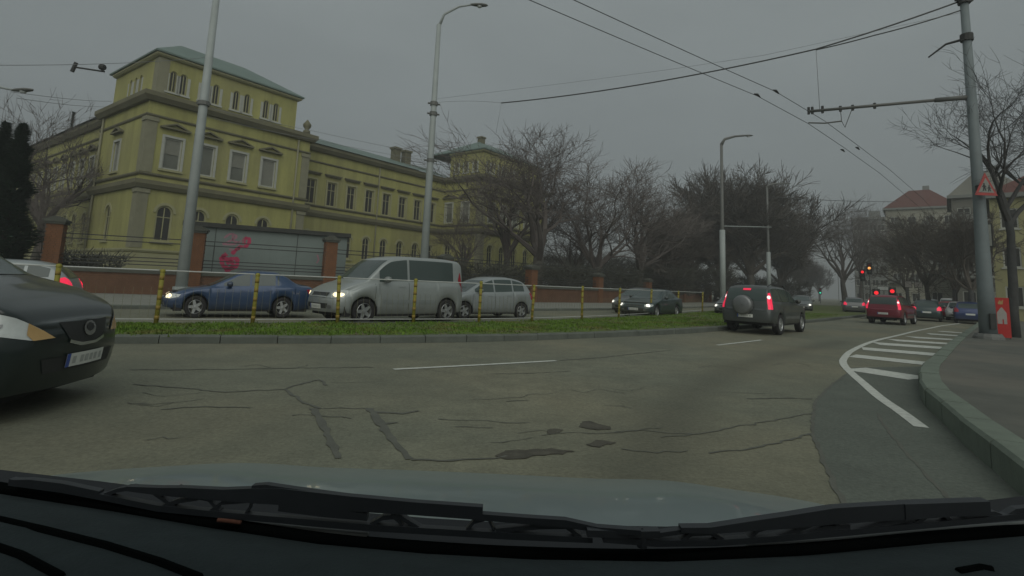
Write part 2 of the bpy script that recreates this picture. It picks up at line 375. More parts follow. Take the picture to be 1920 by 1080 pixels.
# grass growing on the median: too many blades to count
m = MB(); gr = random.Random(3)
Kg = sub(K, -14, 26)
for i in range(46000):
    s = gr.random()**1.5
    k = int(s*(len(Kg)-1)); p = Kg[k]
    q = min(B, key=lambda b: (b-p).length_squared) if i % 40 == 0 else q
    if i % 40 == 0: base = p; qq = q
    t = gr.random(); c = base.lerp(qq, .13+.8*t)+Vector((gr.uniform(-.45, .45), gr.uniform(-.3, .3), 0))
    h = gr.uniform(.02, .06)*(1+.5*math.sin(c.x*1.7)*math.sin(c.y*2.1)); a = gr.uniform(0, 6.28); wd = .022
    b = len(m.v); lx, ly = gr.uniform(-.04, .04), gr.uniform(-.04, .04)
    m.v += [(c.x-wd*math.cos(a), c.y-wd*math.sin(a), .13), (c.x+wd*math.cos(a), c.y+wd*math.sin(a), .13), (c.x+lx, c.y+ly, .135+h)]
    m.f.append((b, b+1, b+2))
stuff(tag(m.build('grass', 'grass'), 'short green grass covering the raised median strip', 'grass'))

# painted markings, patches and cracks lie on the road a few millimetres up
def ribbon(pts, wid, z, rnd_=None, jag=0):
    """flat strip along ground points; wid per point or single"""
    m = MB(); P = [Vector((p[0], p[1], 0)) for p in pts]; rows = []
    if rnd_:
        Q = []
        for i in range(len(P)-1):
            L = (P[i+1]-P[i]).length; n = max(2, int(L/.09))
            for k in range(n):
                q = P[i].lerp(P[i+1], k/n); q += Vector((rnd_.uniform(-jag, jag), rnd_.uniform(-jag, jag), 0)); Q.append((q, (i+k/n)))
        Q.append((P[-1], len(P)-1))
    else: Q = [(p, i) for i, p in enumerate(P)]
    for i, (p, u) in enumerate(Q):
        t = (Q[min(i+1, len(Q)-1)][0]-Q[max(i-1, 0)][0]).normalized(); nn = Vector((-t.y, t.x, 0))
        if hasattr(wid, '__len__'):
            k = min(int(u), len(wid)-2); wv = wid[k]+(wid[k+1]-wid[k])*(u-k)
        else: wv = wid
        if rnd_: wv *= rnd_.uniform(.65, 1.35)
        a, b = p+nn*wv/2, p-nn*wv/2
        rows.append([(a.x, a.y, rz(a.x, a.y)+z), (b.x, b.y, rz(b.x, b.y)+z)])
    return m.grid(rows)
def dense(a, b, n=14): return [Vector(a).lerp(Vector(b), i/n) for i in range(n+1)]
for (p, q) in (((738, 692), (1042, 675)), ((1345, 647), (1428, 637)), ((-260, 717), (-60, 715))):
    o = ribbon(dense(gp(*p), gp(*q)), .11, .008).build('lane_dash', 'paint_white', road)
o = ribbon(curve([gp(*p) for p in ((1728, 801), (1690, 773), (1650, 746), (1618, 719), (1596, 700), (1582, 684), (1583, 672), (1600, 656), (1640, 640), (1700, 625), (1760, 612), (1800, 606))], .25), .14, .008).build('hatch_outline', 'paint_white', road)
for p, q, wd in (((1602, 692), (1726, 711), .62), ((1598, 667), (1742, 682), .66), ((1617, 653.5), (1763, 665.5), .7), ((1642, 644.5), (1776, 653.5), .75), ((1672, 638), (1787, 645), .75), ((1706, 632), (1796, 637), .7), ((1740, 626), (1802, 630), .7), ((1762, 621), (1808, 624.5), .7)):
    ribbon(dense(gp(*p), gp(*q), 10), wd*1.3, .0075).build('hatch_bar', 'paint_white', road)
# darker relaid asphalt beside the kerb, with its sealed edges
pl = [gp(*p) for p in ((1584, 704), (1552, 728), (1530, 752), (1523, 785), (1524, 812), (1540, 855), (1562, 903), (1590, 960), (1640, 1060))]
edge = curve(pl, .2)
poly = edge+[Vector((3.0, 2.4, 0))]+[p for p in RK if 2.4 < p.y < 11.6]+[Vector(gp(1600, 690))]
m = MB(); bm = bmesh.new(); f = bm.faces.new([bm.verts.new((p.x, p.y, 0)) for p in poly]); bm.normal_update()
if f.normal.z < 0: f.normal_flip()
bmesh.ops.triangulate(bm, faces=[f])
for i in range(14): bmesh.ops.bisect_plane(bm, geom=bm.verts[:]+bm.edges[:]+bm.faces[:], plane_co=(0, 2.4+.7*i, 0), plane_no=(0, 1, 0))
for i in range(8): bmesh.ops.bisect_plane(bm, geom=bm.verts[:]+bm.edges[:]+bm.faces[:], plane_co=(2.4+.7*i, 0, 0), plane_no=(1, 0, 0))
for v in bm.verts: v.co.z = rz(v.co.x, v.co.y)+.0035
me = bpy.data.meshes.new('asphalt_patch'); bm.to_mesh(me); bm.free(); me.materials.append(MAT['asphalt_dark']); ob('asphalt_patch', me, road)
cr = random.Random(21)
def crack(px, wd, jag=.025, name='crack', mt='tar', z=.006):
    ribbon([gp(*p) for p in px], wd, z, cr, jag).build(name, mt, road)
crack(((1586, 703), (1552, 728), (1530, 752), (1523, 785), (1524, 812), (1540, 855), (1562, 903), (1590, 960)), .035, .012)
crack(((1645, 775), (1660, 800), (1700, 850), (1745, 900), (1785, 940), (1850, 1010)), .03, .01)
crack(((1524, 812), (1450, 833), (1390, 845), (1330, 850)), .025)
crack(((1528, 748), (1480, 746), (1400, 747)), .03)
crack(((1530, 772), (1440, 790), (1380, 800), (1300, 815), (1240, 820)), .02)
crack(((588, 765), (603, 790), (615, 815), (634, 860)), (.06, .075, .065, .06), .012)
crack(((692, 765), (715, 795), (740, 830), (768, 862)), (.065, .08, .06, .055), .012)
crack(((700, 773), (750, 775), (785, 770)), .05)
crack(((715, 795), (745, 792)), .04)
crack(((602, 765), (570, 755), (545, 738), (535, 730), (550, 722), (600, 712), (612, 722)), .035)
crack(((535, 730), (480, 731), (420, 735), (340, 727), (250, 720)), .03)
crack(((240, 694), (420, 693), (560, 690), (700, 688)), .03, .03)
crack(((1050, 674), (1120, 670), (1180, 664), (1260, 656)), .035, .03)
crack(((950, 752), (990, 750)), .02)
crack(((768, 862), (820, 864), (900, 862), (950, 856)), .03)
crack(((605, 765), (690, 765)), .02)
crack(((300, 766), (380, 762), (470, 764)), .025)
hc = random.Random(77)
for _ in range(26):                     # hairline cracks wandering over the old surface
    x, y = hc.uniform(250, 1450), hc.uniform(665, 850); P = [(x, y)]; dx = hc.choice((-1, 1))*hc.uniform(25, 60)
    for k in range(hc.randint(2, 4)): x += dx*hc.uniform(.6, 1.2); y += hc.uniform(-7, 7); P.append((x, y))
    crack(P, hc.uniform(.008, .016), .03, 'hairline_crack')
crack(((920, 700), (1000, 698), (1070, 694)), .02)
def blot(px, name, mt, z, seed, jag=.03):
    r_ = random.Random(seed); P = curve([gp(*p) for p in px]+[gp(*px[0])], .06)
    P = [p+Vector((r_.uniform(-jag, jag), r_.uniform(-jag, jag), 0)) for p in P[:-1]]
    c = sum(P, Vector())/len(P); m = MB(); n = len(P)
    m.v = [(c.x, c.y, rz(c.x, c.y)+z)]+[(p.x, p.y, rz(p.x, p.y)+z) for p in P]
    for i in range(n): m.f.append((0, 1+i, 1+(i+1) % n))
    o = m.build(name, mt, road)
    if sum(p.normal.z for p in o.data.polygons) < 0: o.data.flip_normals()
blot(((925, 857), (955, 846), (1005, 843), (1075, 845), (1060, 852), (1010, 857), (960, 861)), 'pothole', 'hole', .006, 5)
blot(((1085, 795), (1105, 790), (1125, 796), (1150, 803), (1120, 806), (1095, 803)), 'pothole', 'hole', .006, 6)
blot(((1100, 833), (1120, 826), (1160, 830), (1130, 836), (1108, 838)), 'pothole', 'hole', .006, 7)
blot(((1030, 808), (1048, 803), (1050, 812), (1036, 815)), 'pothole', 'hole', .006, 8)

# ================================================================== the yellow palace
ANG = R(36.5)                       # its facade runs 36.5 degrees to the right of the camera's forward axis
pal = thing('palace', 'long yellow two storey palace with green copper roofs and corner pavilions', 'building', (-26.28, 37, 0), math.pi/2-ANG)
WMESH = {}
def window_mesh(w_, h, arch, kind):
    """frame and pane of one window; origin bottom centre on the wall face, y goes inward"""
    k = (w_, h, arch, kind)
    if k in WMESH: return WMESH[k]
    fr = MB(); hw = w_/2; t = .11 if kind != 'attic' else .06; y0, y1 = .06, .17
    zs = h-hw if arch else h
    def outline(r):      # inner/outer outline at inset r
        pts = [(-hw+r, r), (-hw+r, zs)]
        if arch: pts += [((hw-r)*-math.cos(a), zs+(hw-r)*math.sin(a)) for a in [math.pi*i/10 for i in range(1, 10)]]+[(hw-r, zs)]
        else: pts = [(-hw+r, r), (-hw+r, h-r), (hw-r, h-r)]
        return pts+[(hw-r, r)]
    A, Bp = outline(0), outline(t); n = len(A); b = 0
    for y in (y0, y1):
        fr.v += [(p[0], y, p[1]) for p in A]+[(p[0], y, p[1]) for p in Bp]
    for i in range(n):
        j = (i+1) % n
        fr.f += [(i, j, n+j, n+i), (n+i, n+j, 3*n+j, 3*n+i)]
    if kind != 'rect': fr.box(-.03, .03, y0+.02, y1, t, (h if not arch else h-.05)-t)
    if kind not in ('attic', 'rect'): fr.box(-hw+t, hw-t, y0+.025, y1, h*.66, h*.66+.06)
    p = MB(); p.v = [(q[0], .14, q[1]) for q in Bp]; p.f = [tuple(range(n))]
    WMESH[k] = (fr.mesh('window', 'white_frame' if kind == 'rect' else 'trim'), p.mesh('pane', {'rect': 'pane', 'wing': 'pane_dark', 'arch': 'pane_dark', 'attic': 'pane_dark'}[kind]))
    return WMESH[k]
def rotp(o, rz_, x, y, z):
    c, s = math.cos(rz_), math.sin(rz_); return (o[0]+x*c-y*s, o[1]+x*s+y*c, z)
def cols_of(mb, row, L, zlo):
    pass
def facade(root, org, rz_, L, z0, z1, rows, wall='stucco'):
    """rows: (zb, zt, [centres], width, arch, kind): a wall face with real openings, reveals and windows in them"""
    m = MB(); D = .26; z = z0
    for (zb, zt, cs, w_, arch, kind) in rows:
        m.quad((0, 0, z), (L, 0, z), (L, 0, zb), (0, 0, zb)); x = 0
        for c in cs:
            a, b = c-w_/2, c+w_/2
            m.quad((x, 0, zb), (a, 0, zb), (a, 0, zt), (x, 0, zt)); x = b
            zs = zt-w_/2 if arch else zt
            m.quad((a, 0, zb), (a, D, zb), (a, D, zs), (a, 0, zs)); m.quad((b, 0, zb), (b, 0, zs), (b, D, zs), (b, D, zb)); m.quad((a, 0, zb), (b, 0, zb), (b, D, zb), (a, D, zb))
            if arch:
                arc = [(c-w_/2*math.cos(t), zs+w_/2*math.sin(t)) for t in [math.pi*i/12 for i in range(13)]]
                m.quad(*[(p[0], 0, p[1]) for p in arc[:7]], (a, 0, zt)); m.quad((b, 0, zt), *[(p[0], 0, p[1]) for p in arc[6:]])
                for i in range(12): m.quad((arc[i][0], 0, arc[i][1]), (arc[i][0], D, arc[i][1]), (arc[i+1][0], D, arc[i+1][1]), (arc[i+1][0], 0, arc[i+1][1]))
            else: m.quad((a, 0, zt), (a, D, zt), (b, D, zt), (b, 0, zt))
            fm, pm = window_mesh(w_, round(zt-zb, 3), arch, kind)
            o = ob('window', fm, root, rotp(org, rz_, c, 0, zb), rz_); ob('pane', pm, o)
            if kind == 'rect' and rnd.random() < .75:
                hh = (zt-zb)*rnd.choice((.5, .95, .95, .7)); bl = MB(); bl.box(-w_/2+.12, w_/2-.12, .1, .13, (zt-zb)-.12-hh+.1, zt-zb-.12); bl.build('blind', 'blind', o)
            # surround
            sm = MB(); s = .17
            if kind == 'attic':
                for sg in (-1, 1): jm = MB(); jm.box(sg*(w_/2+.13)-.1, sg*(w_/2+.13)+.1, -.03, .02, -.02, (zt-zb)-w_/2); jm.build('jamb', 'white_frame', root, rotp(org, rz_, c, 0, zb), rz_)
                sm.box(-w_/2-.28, w_/2+.28, -.1, .02, -.16, -.03)
                sm.build('sill', 'white_frame', root, rotp(org, rz_, c, 0, zb), rz_)
            elif arch:
                for i in range(12):
                    t0, t1 = math.pi*i/12, math.pi*(i+1)/12; r0, r1 = w_/2+.01, w_/2+.2; zz = (zt-zb)-w_/2
                    P = [(-r*math.cos(t), zz+r*math.sin(t)) for r, t in ((r0, t0), (r1, t0), (r1, t1), (r0, t1))]; sm.prism(P, -.05, .01, 'y')
                sl = MB(); sl.box(-w_/2-.2, w_/2+.2, -.12, .02, -.16, -.01); sl.build('sill', 'trim', root, rotp(org, rz_, c, 0, zb), rz_)
                sm.build('window_surround', 'trim', root, rotp(org, rz_, c, 0, zb), rz_)
            else:
                H_ = zt-zb
                for sg in (-1, 1): sm.box(sg*(w_/2+s/2+.005)-s/2, sg*(w_/2+s/2+.005)+s/2, -.07, .02, 0, H_)
                sm.box(-w_/2-s, w_/2+s, -.075, .02, H_-.004, H_+s); sl = MB(); sl.box(-w_/2-.22, w_/2+.22, -.14, .02, -.16, -.01); sl.build('sill', 'trim', root, rotp(org, rz_, c, 0, zb), rz_)
                sm.build('window_surround', 'white_frame' if kind == 'rect' else 'trim', root, rotp(org, rz_, c, 0, zb), rz_)
                pd = MB(); pz = H_+.62; q = w_/2+.42
                pd.box(-q, q, -.3, .02, pz, pz+.11)
                if kind == 'rect':
                    for sg in (-1, 1): pd.prism([(sg*q, pz+.112), (sg*(q-.28), pz+.112), (0, pz+.4), (0, pz+.52)][::sg], -.28, .02, 'y')
                else: pd.box(-q+.1, q-.1, -.2, .02, pz-.12, pz-.004)
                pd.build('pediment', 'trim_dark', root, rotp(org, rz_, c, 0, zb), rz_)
        m.quad((x, 0, zb), (L, 0, zb), (L, 0, zt), (x, 0, zt)); z = zt
    m.quad((0, 0, z), (L, 0, z), (L, 0, z1), (0, 0, z1))
    # dark room behind, set well back
    m.quad((.05, 1.2, z0), (L-.05, 1.2, z0), (L-.05, 1.2, z1), (.05, 1.2, z1))
    return m.build('wall', wall, root, rotp(org, rz_, 0, 0, 0), rz_)
def ring(poly, z0, z1, outw, name, mt, root, closed=True):
    """moulding: box section run along plan points (building coordinates), standing proud by outw"""
    m = MB(); n = len(poly); rng = range(n if closed else n-1)
    P = [Vector((p[0], p[1], 0)) for p in poly]
    def off(i, d):
        a = P[(i-1) % n]; b = P[i]; c = P[(i+1) % n]
        if not closed and i == 0: t = (c-b).normalized(); return b+Vector((t.y, -t.x, 0))*d
        if not closed and i == n-1: t = (b-a).normalized(); return b+Vector((t.y, -t.x, 0))*d
        t1 = (b-a).normalized(); t2 = (c-b).normalized(); n1 = Vector((t1.y, -t1.x, 0)); n2 = Vector((t2.y, -t2.x, 0))
        mid = (n1+n2); mid = mid/max(mid.length_squared/2, .3); return b+mid*d
    I = [off(i, -.02) for i in range(n)]; O1 = [off(i, outw*.55) for i in range(n)]; O = [off(i, outw) for i in range(n)]
    for i in rng:
        j = (i+1) % n; zm = z0+(z1-z0)*.5
        m.quad((*I[i].xy, z0), (*O1[i].xy, z0), (*O1[j].xy, z0), (*I[j].xy, z0)); m.quad((*O1[i].xy, z0), (*O[i].xy, zm), (*O[j].xy, zm), (*O1[j].xy, z0))
        m.quad((*O[i].xy, zm), (*O[i].xy, z1), (*O[j].xy, z1), (*O[j].xy, zm)); m.quad((*O[i].xy, z1), (*I[i].xy, z1), (*I[j].xy, z1), (*O[j].xy, z1))
    if not closed:
        for i in (0, n-1): zm = z0+(z1-z0)*.5; m.quad((*I[i].xy, z0), (*O1[i].xy, z0), (*O[i].xy, zm), (*O[i].xy, z1), (*I[i].xy, z1))
    return m.build(name, mt, root)
U2, V2 = 33.3, -3.6
side = -math.pi/2
f_cs = [1.85, 4.2, 6.7, 9.25]
facade(pal, (0, 0), 0, 12.9, 0, 14, [(3.35, 5.95, f_cs, 1.1, True, 'arch'), (8.6, 10.95, f_cs, 1.2, False, 'rect')])
facade(pal, (0, 9.5), side, 9.5, 0, 14, [(3.35, 6.0, [4.2], 1.1, True, 'arch'), (8.6, 10.95, [4.2], 1.2, False, 'rect')])
s_cs = [30.4-1.4-2.65*k for k in range(10, -1, -1)]
facade(pal, (.8, 40), side, 30.5, 0, 14, [(3.35, 5.9, s_cs, 1.0, True, 'arch'), (8.5, 10.8, s_cs, 1.05, False, 'rect')])
w_cs = [2.05+2.33*k for k in range(8)]
facade(pal, (12.9, 2.5), 0, U2-12.9, 0, 14, [(3.2, 5.6, w_cs, .95, True, 'arch'), (8.2, 10.6, w_cs, 1.05, False, 'wing')])
facade(pal, (U2, 2.5), side, 2.5-V2, 0, 14, [(3.3, 5.8, [.95, 3.6], 1.0, True, 'arch'), (8.4, 10.8, [.95, 3.6], 1.1, False, 'rect')])
facade(pal, (U2, V2), 0, 13.5, 0, 14, [(3.3, 5.8, f_cs, 1.0, True, 'arch'), (8.4, 10.8, f_cs, 1.1, False, 'rect')])
# attic storeys with paired round-headed windows
a_cs = [1.05, 1.75, 3.3, 4.15, 5.75, 6.65, 8.3, 9.2]
facade(pal, (.4, .4), 0, 11.1, 14.02, 17.15, [(14.5, 16.1, a_cs, .5, True, 'attic')])
facade(pal, (.4, 9.1), side, 8.7, 14.02, 17.15, [(14.5, 16.1, [3.5, 4.5, 5.5], .5, True, 'attic')])
facade(pal, (U2+.4, 2.1), side, 2.1-V2-.4, 14.02, 17.15, [(14.6, 16.1, [1.1, 2.6, 4.1], .5, True, 'attic')])
facade(pal, (U2+.4, V2+.4), 0, 12.5, 14.02, 17.15, [(14.6, 16.1, a_cs, .5, True, 'attic')])
m = MB(); m.quad((11.5, .4, 14), (11.5, 9.1, 14), (11.5, 9.1, 17.15), (11.5, .4, 17.15)); m.quad((12.9, 0, 0), (12.9, 9.5, 0), (12.9, 9.5, 14), (12.9, 0, 14)); m.build('wall', 'stucco', pal)
outl = [(.8, 40), (.8, 9.5), (0, 9.5), (0, 0), (12.9, 0), (12.9, 2.5), (U2, 2.5), (U2, V2), (U2+13.5, V2), (U2+13.5, 6)]
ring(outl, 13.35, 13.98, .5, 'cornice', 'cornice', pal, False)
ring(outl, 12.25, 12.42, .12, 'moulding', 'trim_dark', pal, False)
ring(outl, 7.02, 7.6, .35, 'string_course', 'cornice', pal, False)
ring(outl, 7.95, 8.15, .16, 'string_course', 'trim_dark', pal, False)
ring(outl, 2.5, 2.75, .14, 'plinth_course', 'trim', pal, False)
ring(outl, .1, 2.45, .07, 'plinth', 'trim', pal, False)
for (u, v, du, dv) in ((-.05, -.05, .72, .8), (12.2, -.05, .75, .6), (U2-.05, V2-.05, .72, .8)):
    for z0, z1 in ((2.8, 6.98), (8.2, 12.2)):
        m = MB(); m.box(u, u+du, v, v+dv, z0, z1-.3); m.box(u-.07, u+du+.07, v-.07, v+dv, z1-.296, z1); m.build('corner_pilaster', 'quoin', pal)
m = MB(); m.box(.36, 1.1, .36, 1.1, 14.1, 16.84); m.build('corner_pilaster', 'quoin', pal)
def hip(u0, u1, v0, v1, z, h, over, name='roof', ridge=None):
    a, b, c, d = u0-over, u1+over, v0-over, v1+over; m = MB(); k = ridge if ridge is not None else (d-c)/2
    rv = (c+d)/2; e = .12
    r0, r1 = (a+k, rv, z+h), (b-k, rv, z+h)
    A = [(a, c), (b, c), (b, d), (a, d)]
    for i in range(4): j = (i+1) % 4; m.quad((*A[i], z), (*A[j], z), (*A[j], z+e), (*A[i], z+e))
    T = [(*p, z+e) for p in A]
    m.quad(T[0], T[1], r1, r0); m.quad(T[1], T[2], r1); m.quad(T[2], T[3], r0, r1); m.quad(T[3], T[0], r0); m.quad(*[(*p, z) for p in A])
    return m.build(name, 'copper', pal)
ring([(.4, 9.1), (.4, .4), (11.5, .4), (11.5, 9.1)], 16.9, 17.13, .3, 'eaves', 'trim', pal, False)
ring([(U2+.4, 2.1), (U2+.4, V2+.4), (U2+12.9, V2+.4)], 16.9, 17.13, .3, 'eaves', 'trim', pal, False)
hip(.4, 11.5, .4, 9.1, 17.16, 2.75, .42, ridge=3.3)
hip(U2+.4, U2+12.9, V2+.4, 5.5, 17.16, 2.5, .42, ridge=4.6)
m = MB(); m.quad((12.4, 1.85, 13.99), (U2+1, 1.85, 13.99), (U2+1, 7.5, 16.1), (12.4, 7.5, 16.1)); m.quad((12.4, 7.5, 16.1), (U2+1, 7.5, 16.1), (U2+1, 13, 14), (12.4, 13, 14)); m.build('roof', 'copper', pal)
m = MB(); m.quad((.1, 9.5, 13.99), (5.5, 9.5, 16.2), (5.5, 40, 16.2), (.1, 40, 13.99)); m.build('roof', 'copper', pal)
m = MB(); m.box(0.05, 12.85, .05, 9.5, 13.9, 14.05); m.build('terrace', 'cornice', pal)
m = MB(); m.box(U2+.05, U2+13.4, V2+.05, 6, 13.9, 14.05); m.build('terrace', 'cornice', pal)
for u in (28.2, 29.9):
    m = MB(); m.box(u, u+.9, 6.2, 7.0, 15, 17.1); m.box(u-.12, u+1.02, 6.08, 7.12, 17.1, 17.35); m.build('chimney', 'trim_dark', pal)
m = MB(); m.box(U2+4.4, U2+5.1, .6, 1.3, 19.3, 20.1); m.box(U2+4.3, U2+5.2, .5, 1.4, 20.1, 20.3); m.build('chimney', 'trim_dark', pal)
for (u, v) in ((11.7, -.12), (13.6, 2.38), (23.0, 2.38), (.68, 12.0), (-.12, 8.9)):
    m = MB(); m.tube([(u, v, .2), (u, v, 13.3)], .075, 7); m.build('downpipe', 'quoin', pal, smooth=True)
m = MB(); m.lathe([(.05, 14.05), (.32, 14.05), (.3, 14.35), (.14, 14.45), (.33, 14.7), (.36, 14.95), (.2, 15.15), (.1, 15.3), (.02, 15.4)], 12, c=(12.5, .1, 0)); m.build('urn', 'cornice', pal, smooth=True)

# ================================================================== brick wall with pillars and rails along the park
wall = thing('brick_fence_wall', 'low red brick wall with tall brick pillars and iron rails along the pavement', 'wall', (0, 0, 0))
BR = {}
brk = MB(); brk.box(-.122, .122, -.06, .06, -.031, .031); brick_me = brk.mesh('brick', 'brick')
for i, (x, y) in enumerate(WL):
    nx = WL[i+1] if i+1 < len(WL) else None
    pd_ = Vector((WL[min(i+1, len(WL)-1)][0]-WL[max(i-1, 0)][0], WL[min(i+1, len(WL)-1)][1]-WL[max(i-1, 0)][1], 0)).normalized(); ang = math.atan2(pd_.y, pd_.x)
    ph = {6: 2.7, 7: 2.45, 8: 2.25}.get(i, 3.25 if i < 6 else 2.1)
    m = MB(); m.box(-.3, .3, -.3, .3, .1, ph)
    p = m.build('pillar', 'mortar', wall, (x, y, 0), ang)
    pc = MB(); k = 0; z = .14
    while z < ph-.05:                       # courses of brick, laid proud of the mortar
        o = .06 if k % 2 else 0
        for sx in (-1, 1):
            for j in range(3):
                cx = -.19+.2*j+(o-.03); pc.box(cx-.092, cx+.092, sx*.3-.02, sx*.3+.02, z, z+.085)
                pc.box(sx*.3-.02, sx*.3+.02, cx-.092, cx+.092, z, z+.085)
        z += .1; k += 1
    o = pc.build('brickwork', 'brick', p); stuff(o)
    m = MB(); m.box(-.38, .38, -.38, .38, ph, ph+.1); m.box(-.43, .43, -.43, .43, ph+.1, ph+.2); m.prism([(-.41, ph+.2), (.41, ph+.2), (.1, ph+.36), (-.1, ph+.36)], -.33, .33, 'y'); m.build('pillar_cap', 'coping', wall, (x, y, 0), ang)
    if not nx: continue
    a = Vector((x, y, 0)); b = Vector((nx[0], nx[1], 0)); L = (b-a).length; ang = math.atan2(b.y-a.y, b.x-a.x); mid = (a+b)/2
    m = MB(); m.box(-L/2+.3, L/2-.3, -.18, .18, .1, 1.12); p = m.build('wall_panel', 'mortar', wall, mid, ang)
    pc = MB(); z = .14; k = 0
    while z < 1.06:
        n = int((L-.7)/.26); x0 = -n*.13+(.13 if k % 2 else 0)
        for j in range(n): pc.box(x0+j*.26, x0+j*.26+.245, -.195, -.16, z, z+.085)
        z += .1; k += 1
    stuff(pc.build('brickwork', 'brick_wall', p))
    m = MB(); m.box(-L/2+.3, L/2-.3, -.27, .27, 1.12, 1.3); m.build('coping', 'coping', wall, mid, ang)
    for z in (1.52, 1.68, 2.62, 2.84, 1.86):
        m = MB(); m.box(-L/2+.3, L/2-.3, -.025, .025, z, z+.045); m.build('rail', 'iron', wall, mid, ang)

# ================================================================== grey cabin with graffiti behind the wall
c0 = Vector((-17.3, 28.3, 0)); c1 = Vector((-9.9, 32.3, 0)); L = (c1-c0).length; ang = math.atan2(c1.y-c0.y, c1.x-c0.x)
cab = thing('site_cabin', 'long grey site cabin with red graffiti behind the brick pillars', 'cabin', c0, ang)
m = MB(); m.box(0, L, 0, 2.5, .2, 3.72); m.build('cabin_wall', 'container', cab)
m = MB(); m.box(-.15, L+.15, -.25, 2.7, 3.724, 3.96); m.build('cabin_roof', 'container_roof', cab)
for k in range(7):
    m = MB(); xx = .02+k*(L-.06)/6; m.box(xx, xx+.03, -.02, .01, .25, 3.7); m.build('panel_joint', 'container_roof' if k in (1, 4) else 'container', cab)
gr = random.Random(9)
def stroke(pts, wd, mt):
    m = MB(); rows = []
    P = [Vector((p[0], 0, p[1])) for p in pts]; Q = []
    for i in range(len(P)-1):
        for k in range(6):
            a, b, c, d = P[max(i-1, 0)], P[i], P[i+1], P[min(i+2, len(P)-1)]; t = k/6
            Q.append(.5*((2*b)+(c-a)*t+(2*a-5*b+4*c-d)*t*t+(3*b-a-3*c+d)*t**3))
    Q.append(P[-1])
    for i, p in enumerate(Q):
        t = (Q[min(i+1, len(Q)-1)]-Q[max(i-1, 0)]).normalized(); nn = Vector((-t.z, 0, t.x)); ww = wd*gr.uniform(.7, 1.3)/2
        rows.append([(p+nn*ww+Vector((0, -.006, 0)))[:], (p-nn*ww+Vector((0, -.006, 0)))[:]])
    m.grid(rows).build('graffiti', mt, cab)
gx = 1.75
stroke([(gx+.1, 2.25), (gx+.35, 2.05), (gx+.8, 2.1), (gx+.85, 1.75), (gx+.5, 1.55), (gx+.2, 1.7), (gx+.1, 2.1), (gx+.3, 2.35)], .22, 'graffiti')
stroke([(gx+.35, 1.8), (gx+.6, 1.95), (gx+.65, 1.7), (gx+.45, 1.45), (gx+.3, 1.6)], .2, 'graffiti')
stroke([(gx+.55, 2.35), (gx+.9, 2.75), (gx+1.25, 2.85), (gx+1.35, 3.2), (gx+1.1, 3.25), (gx+1.1, 2.95)], .17, 'graffiti')
stroke([(gx+.1, 3.2), (gx+.4, 3.45), (gx+.7, 3.3), (gx+.3, 3.0), (gx+.1, 2.85), (gx+.6, 2.9), (gx+.95, 3.1)], .1, 'graffiti_pink')
stroke([(gx+.5, 3.5), (gx+.55, 3.1), (gx+.85, 2.95), (gx+.8, 2.6), (gx+.4, 2.6)], .1, 'graffiti_pink')
stroke([(gx+5.0, 2.6), (gx+5.1, 2.3), (gx+5.0, 2.1)], .07, 'graffiti_pink')

# ================================================================== yellow railing on the median
fen = thing('median_railing', 'low railing with banded yellow posts and a pale top rail on the grassy median', 'railing', (0, 0, 0))
pm = MB(); pm.tube([(0, 0, .1), (0, 0, 1.32)], .047, 8); post_me = pm.mesh('post', 'post_yellow', True)
bmh = MB()
bmh.tube([(0, 0, .26), (0, 0, .35)], .0485, 8)
band_me = bmh.mesh('band', 'post_band', True); capm = MB(); capm.lathe([(.05, 1.3), (.058, 1.33), (.04, 1.37), (.01, 1.38)], 8); cap_me = capm.mesh('post_cap', 'post_yellow', True)
posts = [(-60+0, -8)]
pp = [(-15.2, 8.15), (-13.2, 9.1), (-11.3, 10.2), (-9.4, 11.25), (-7.8, 12.1), (-6.13, 13.1), (-4.45, 14.25), (-2.67, 15.4), (-.88, 16.7), (.81, 18.25), (2.8, 20.5), (4.68, 22.9), (6.85, 26), (9.22, 29.3), (12, 33.4)]
for i, (x, y) in enumerate(pp):
    o = ob('post', post_me, fen, (x, y, rnd.uniform(-.02, .03))); o.rotation_euler = (rnd.gauss(0, .022), rnd.gauss(0, .022), rnd.uniform(0, 3)); [ob('band', band_me, o, (0, 0, k*.22)) for k in range(5)]; ob('post_cap', cap_me, o)
    if i+1 < len(pp):
        a = Vector((x, y, 0)); b = Vector((*pp[i+1], 0)); mid = (a+b)/2; L = (b-a).length; ang = math.atan2(b.y-a.y, b.x-a.x)
        m = MB(); m.tube([(-L/2+.06, 0, 1.33), (L/2-.06, 0, 1.33)], .016, 6); m.build('top_rail', 'rail_pale', fen, mid, ang)
        m = MB(); m.tube([(-L/2+.06, 0, .25), (L/2-.06, 0, .25)], .012, 6); m.build('bottom_rail', 'rail_pale', fen, mid, ang)
        m = MB(); n = int(L/.16)
        for k in range(1, n): xx = -L/2+k*L/n; m.tube([(xx, 0, .25), (xx, 0, .95)], .0035, 3, False)
        stuff(m.build('thin_bars', 'bars', fen, mid, ang))

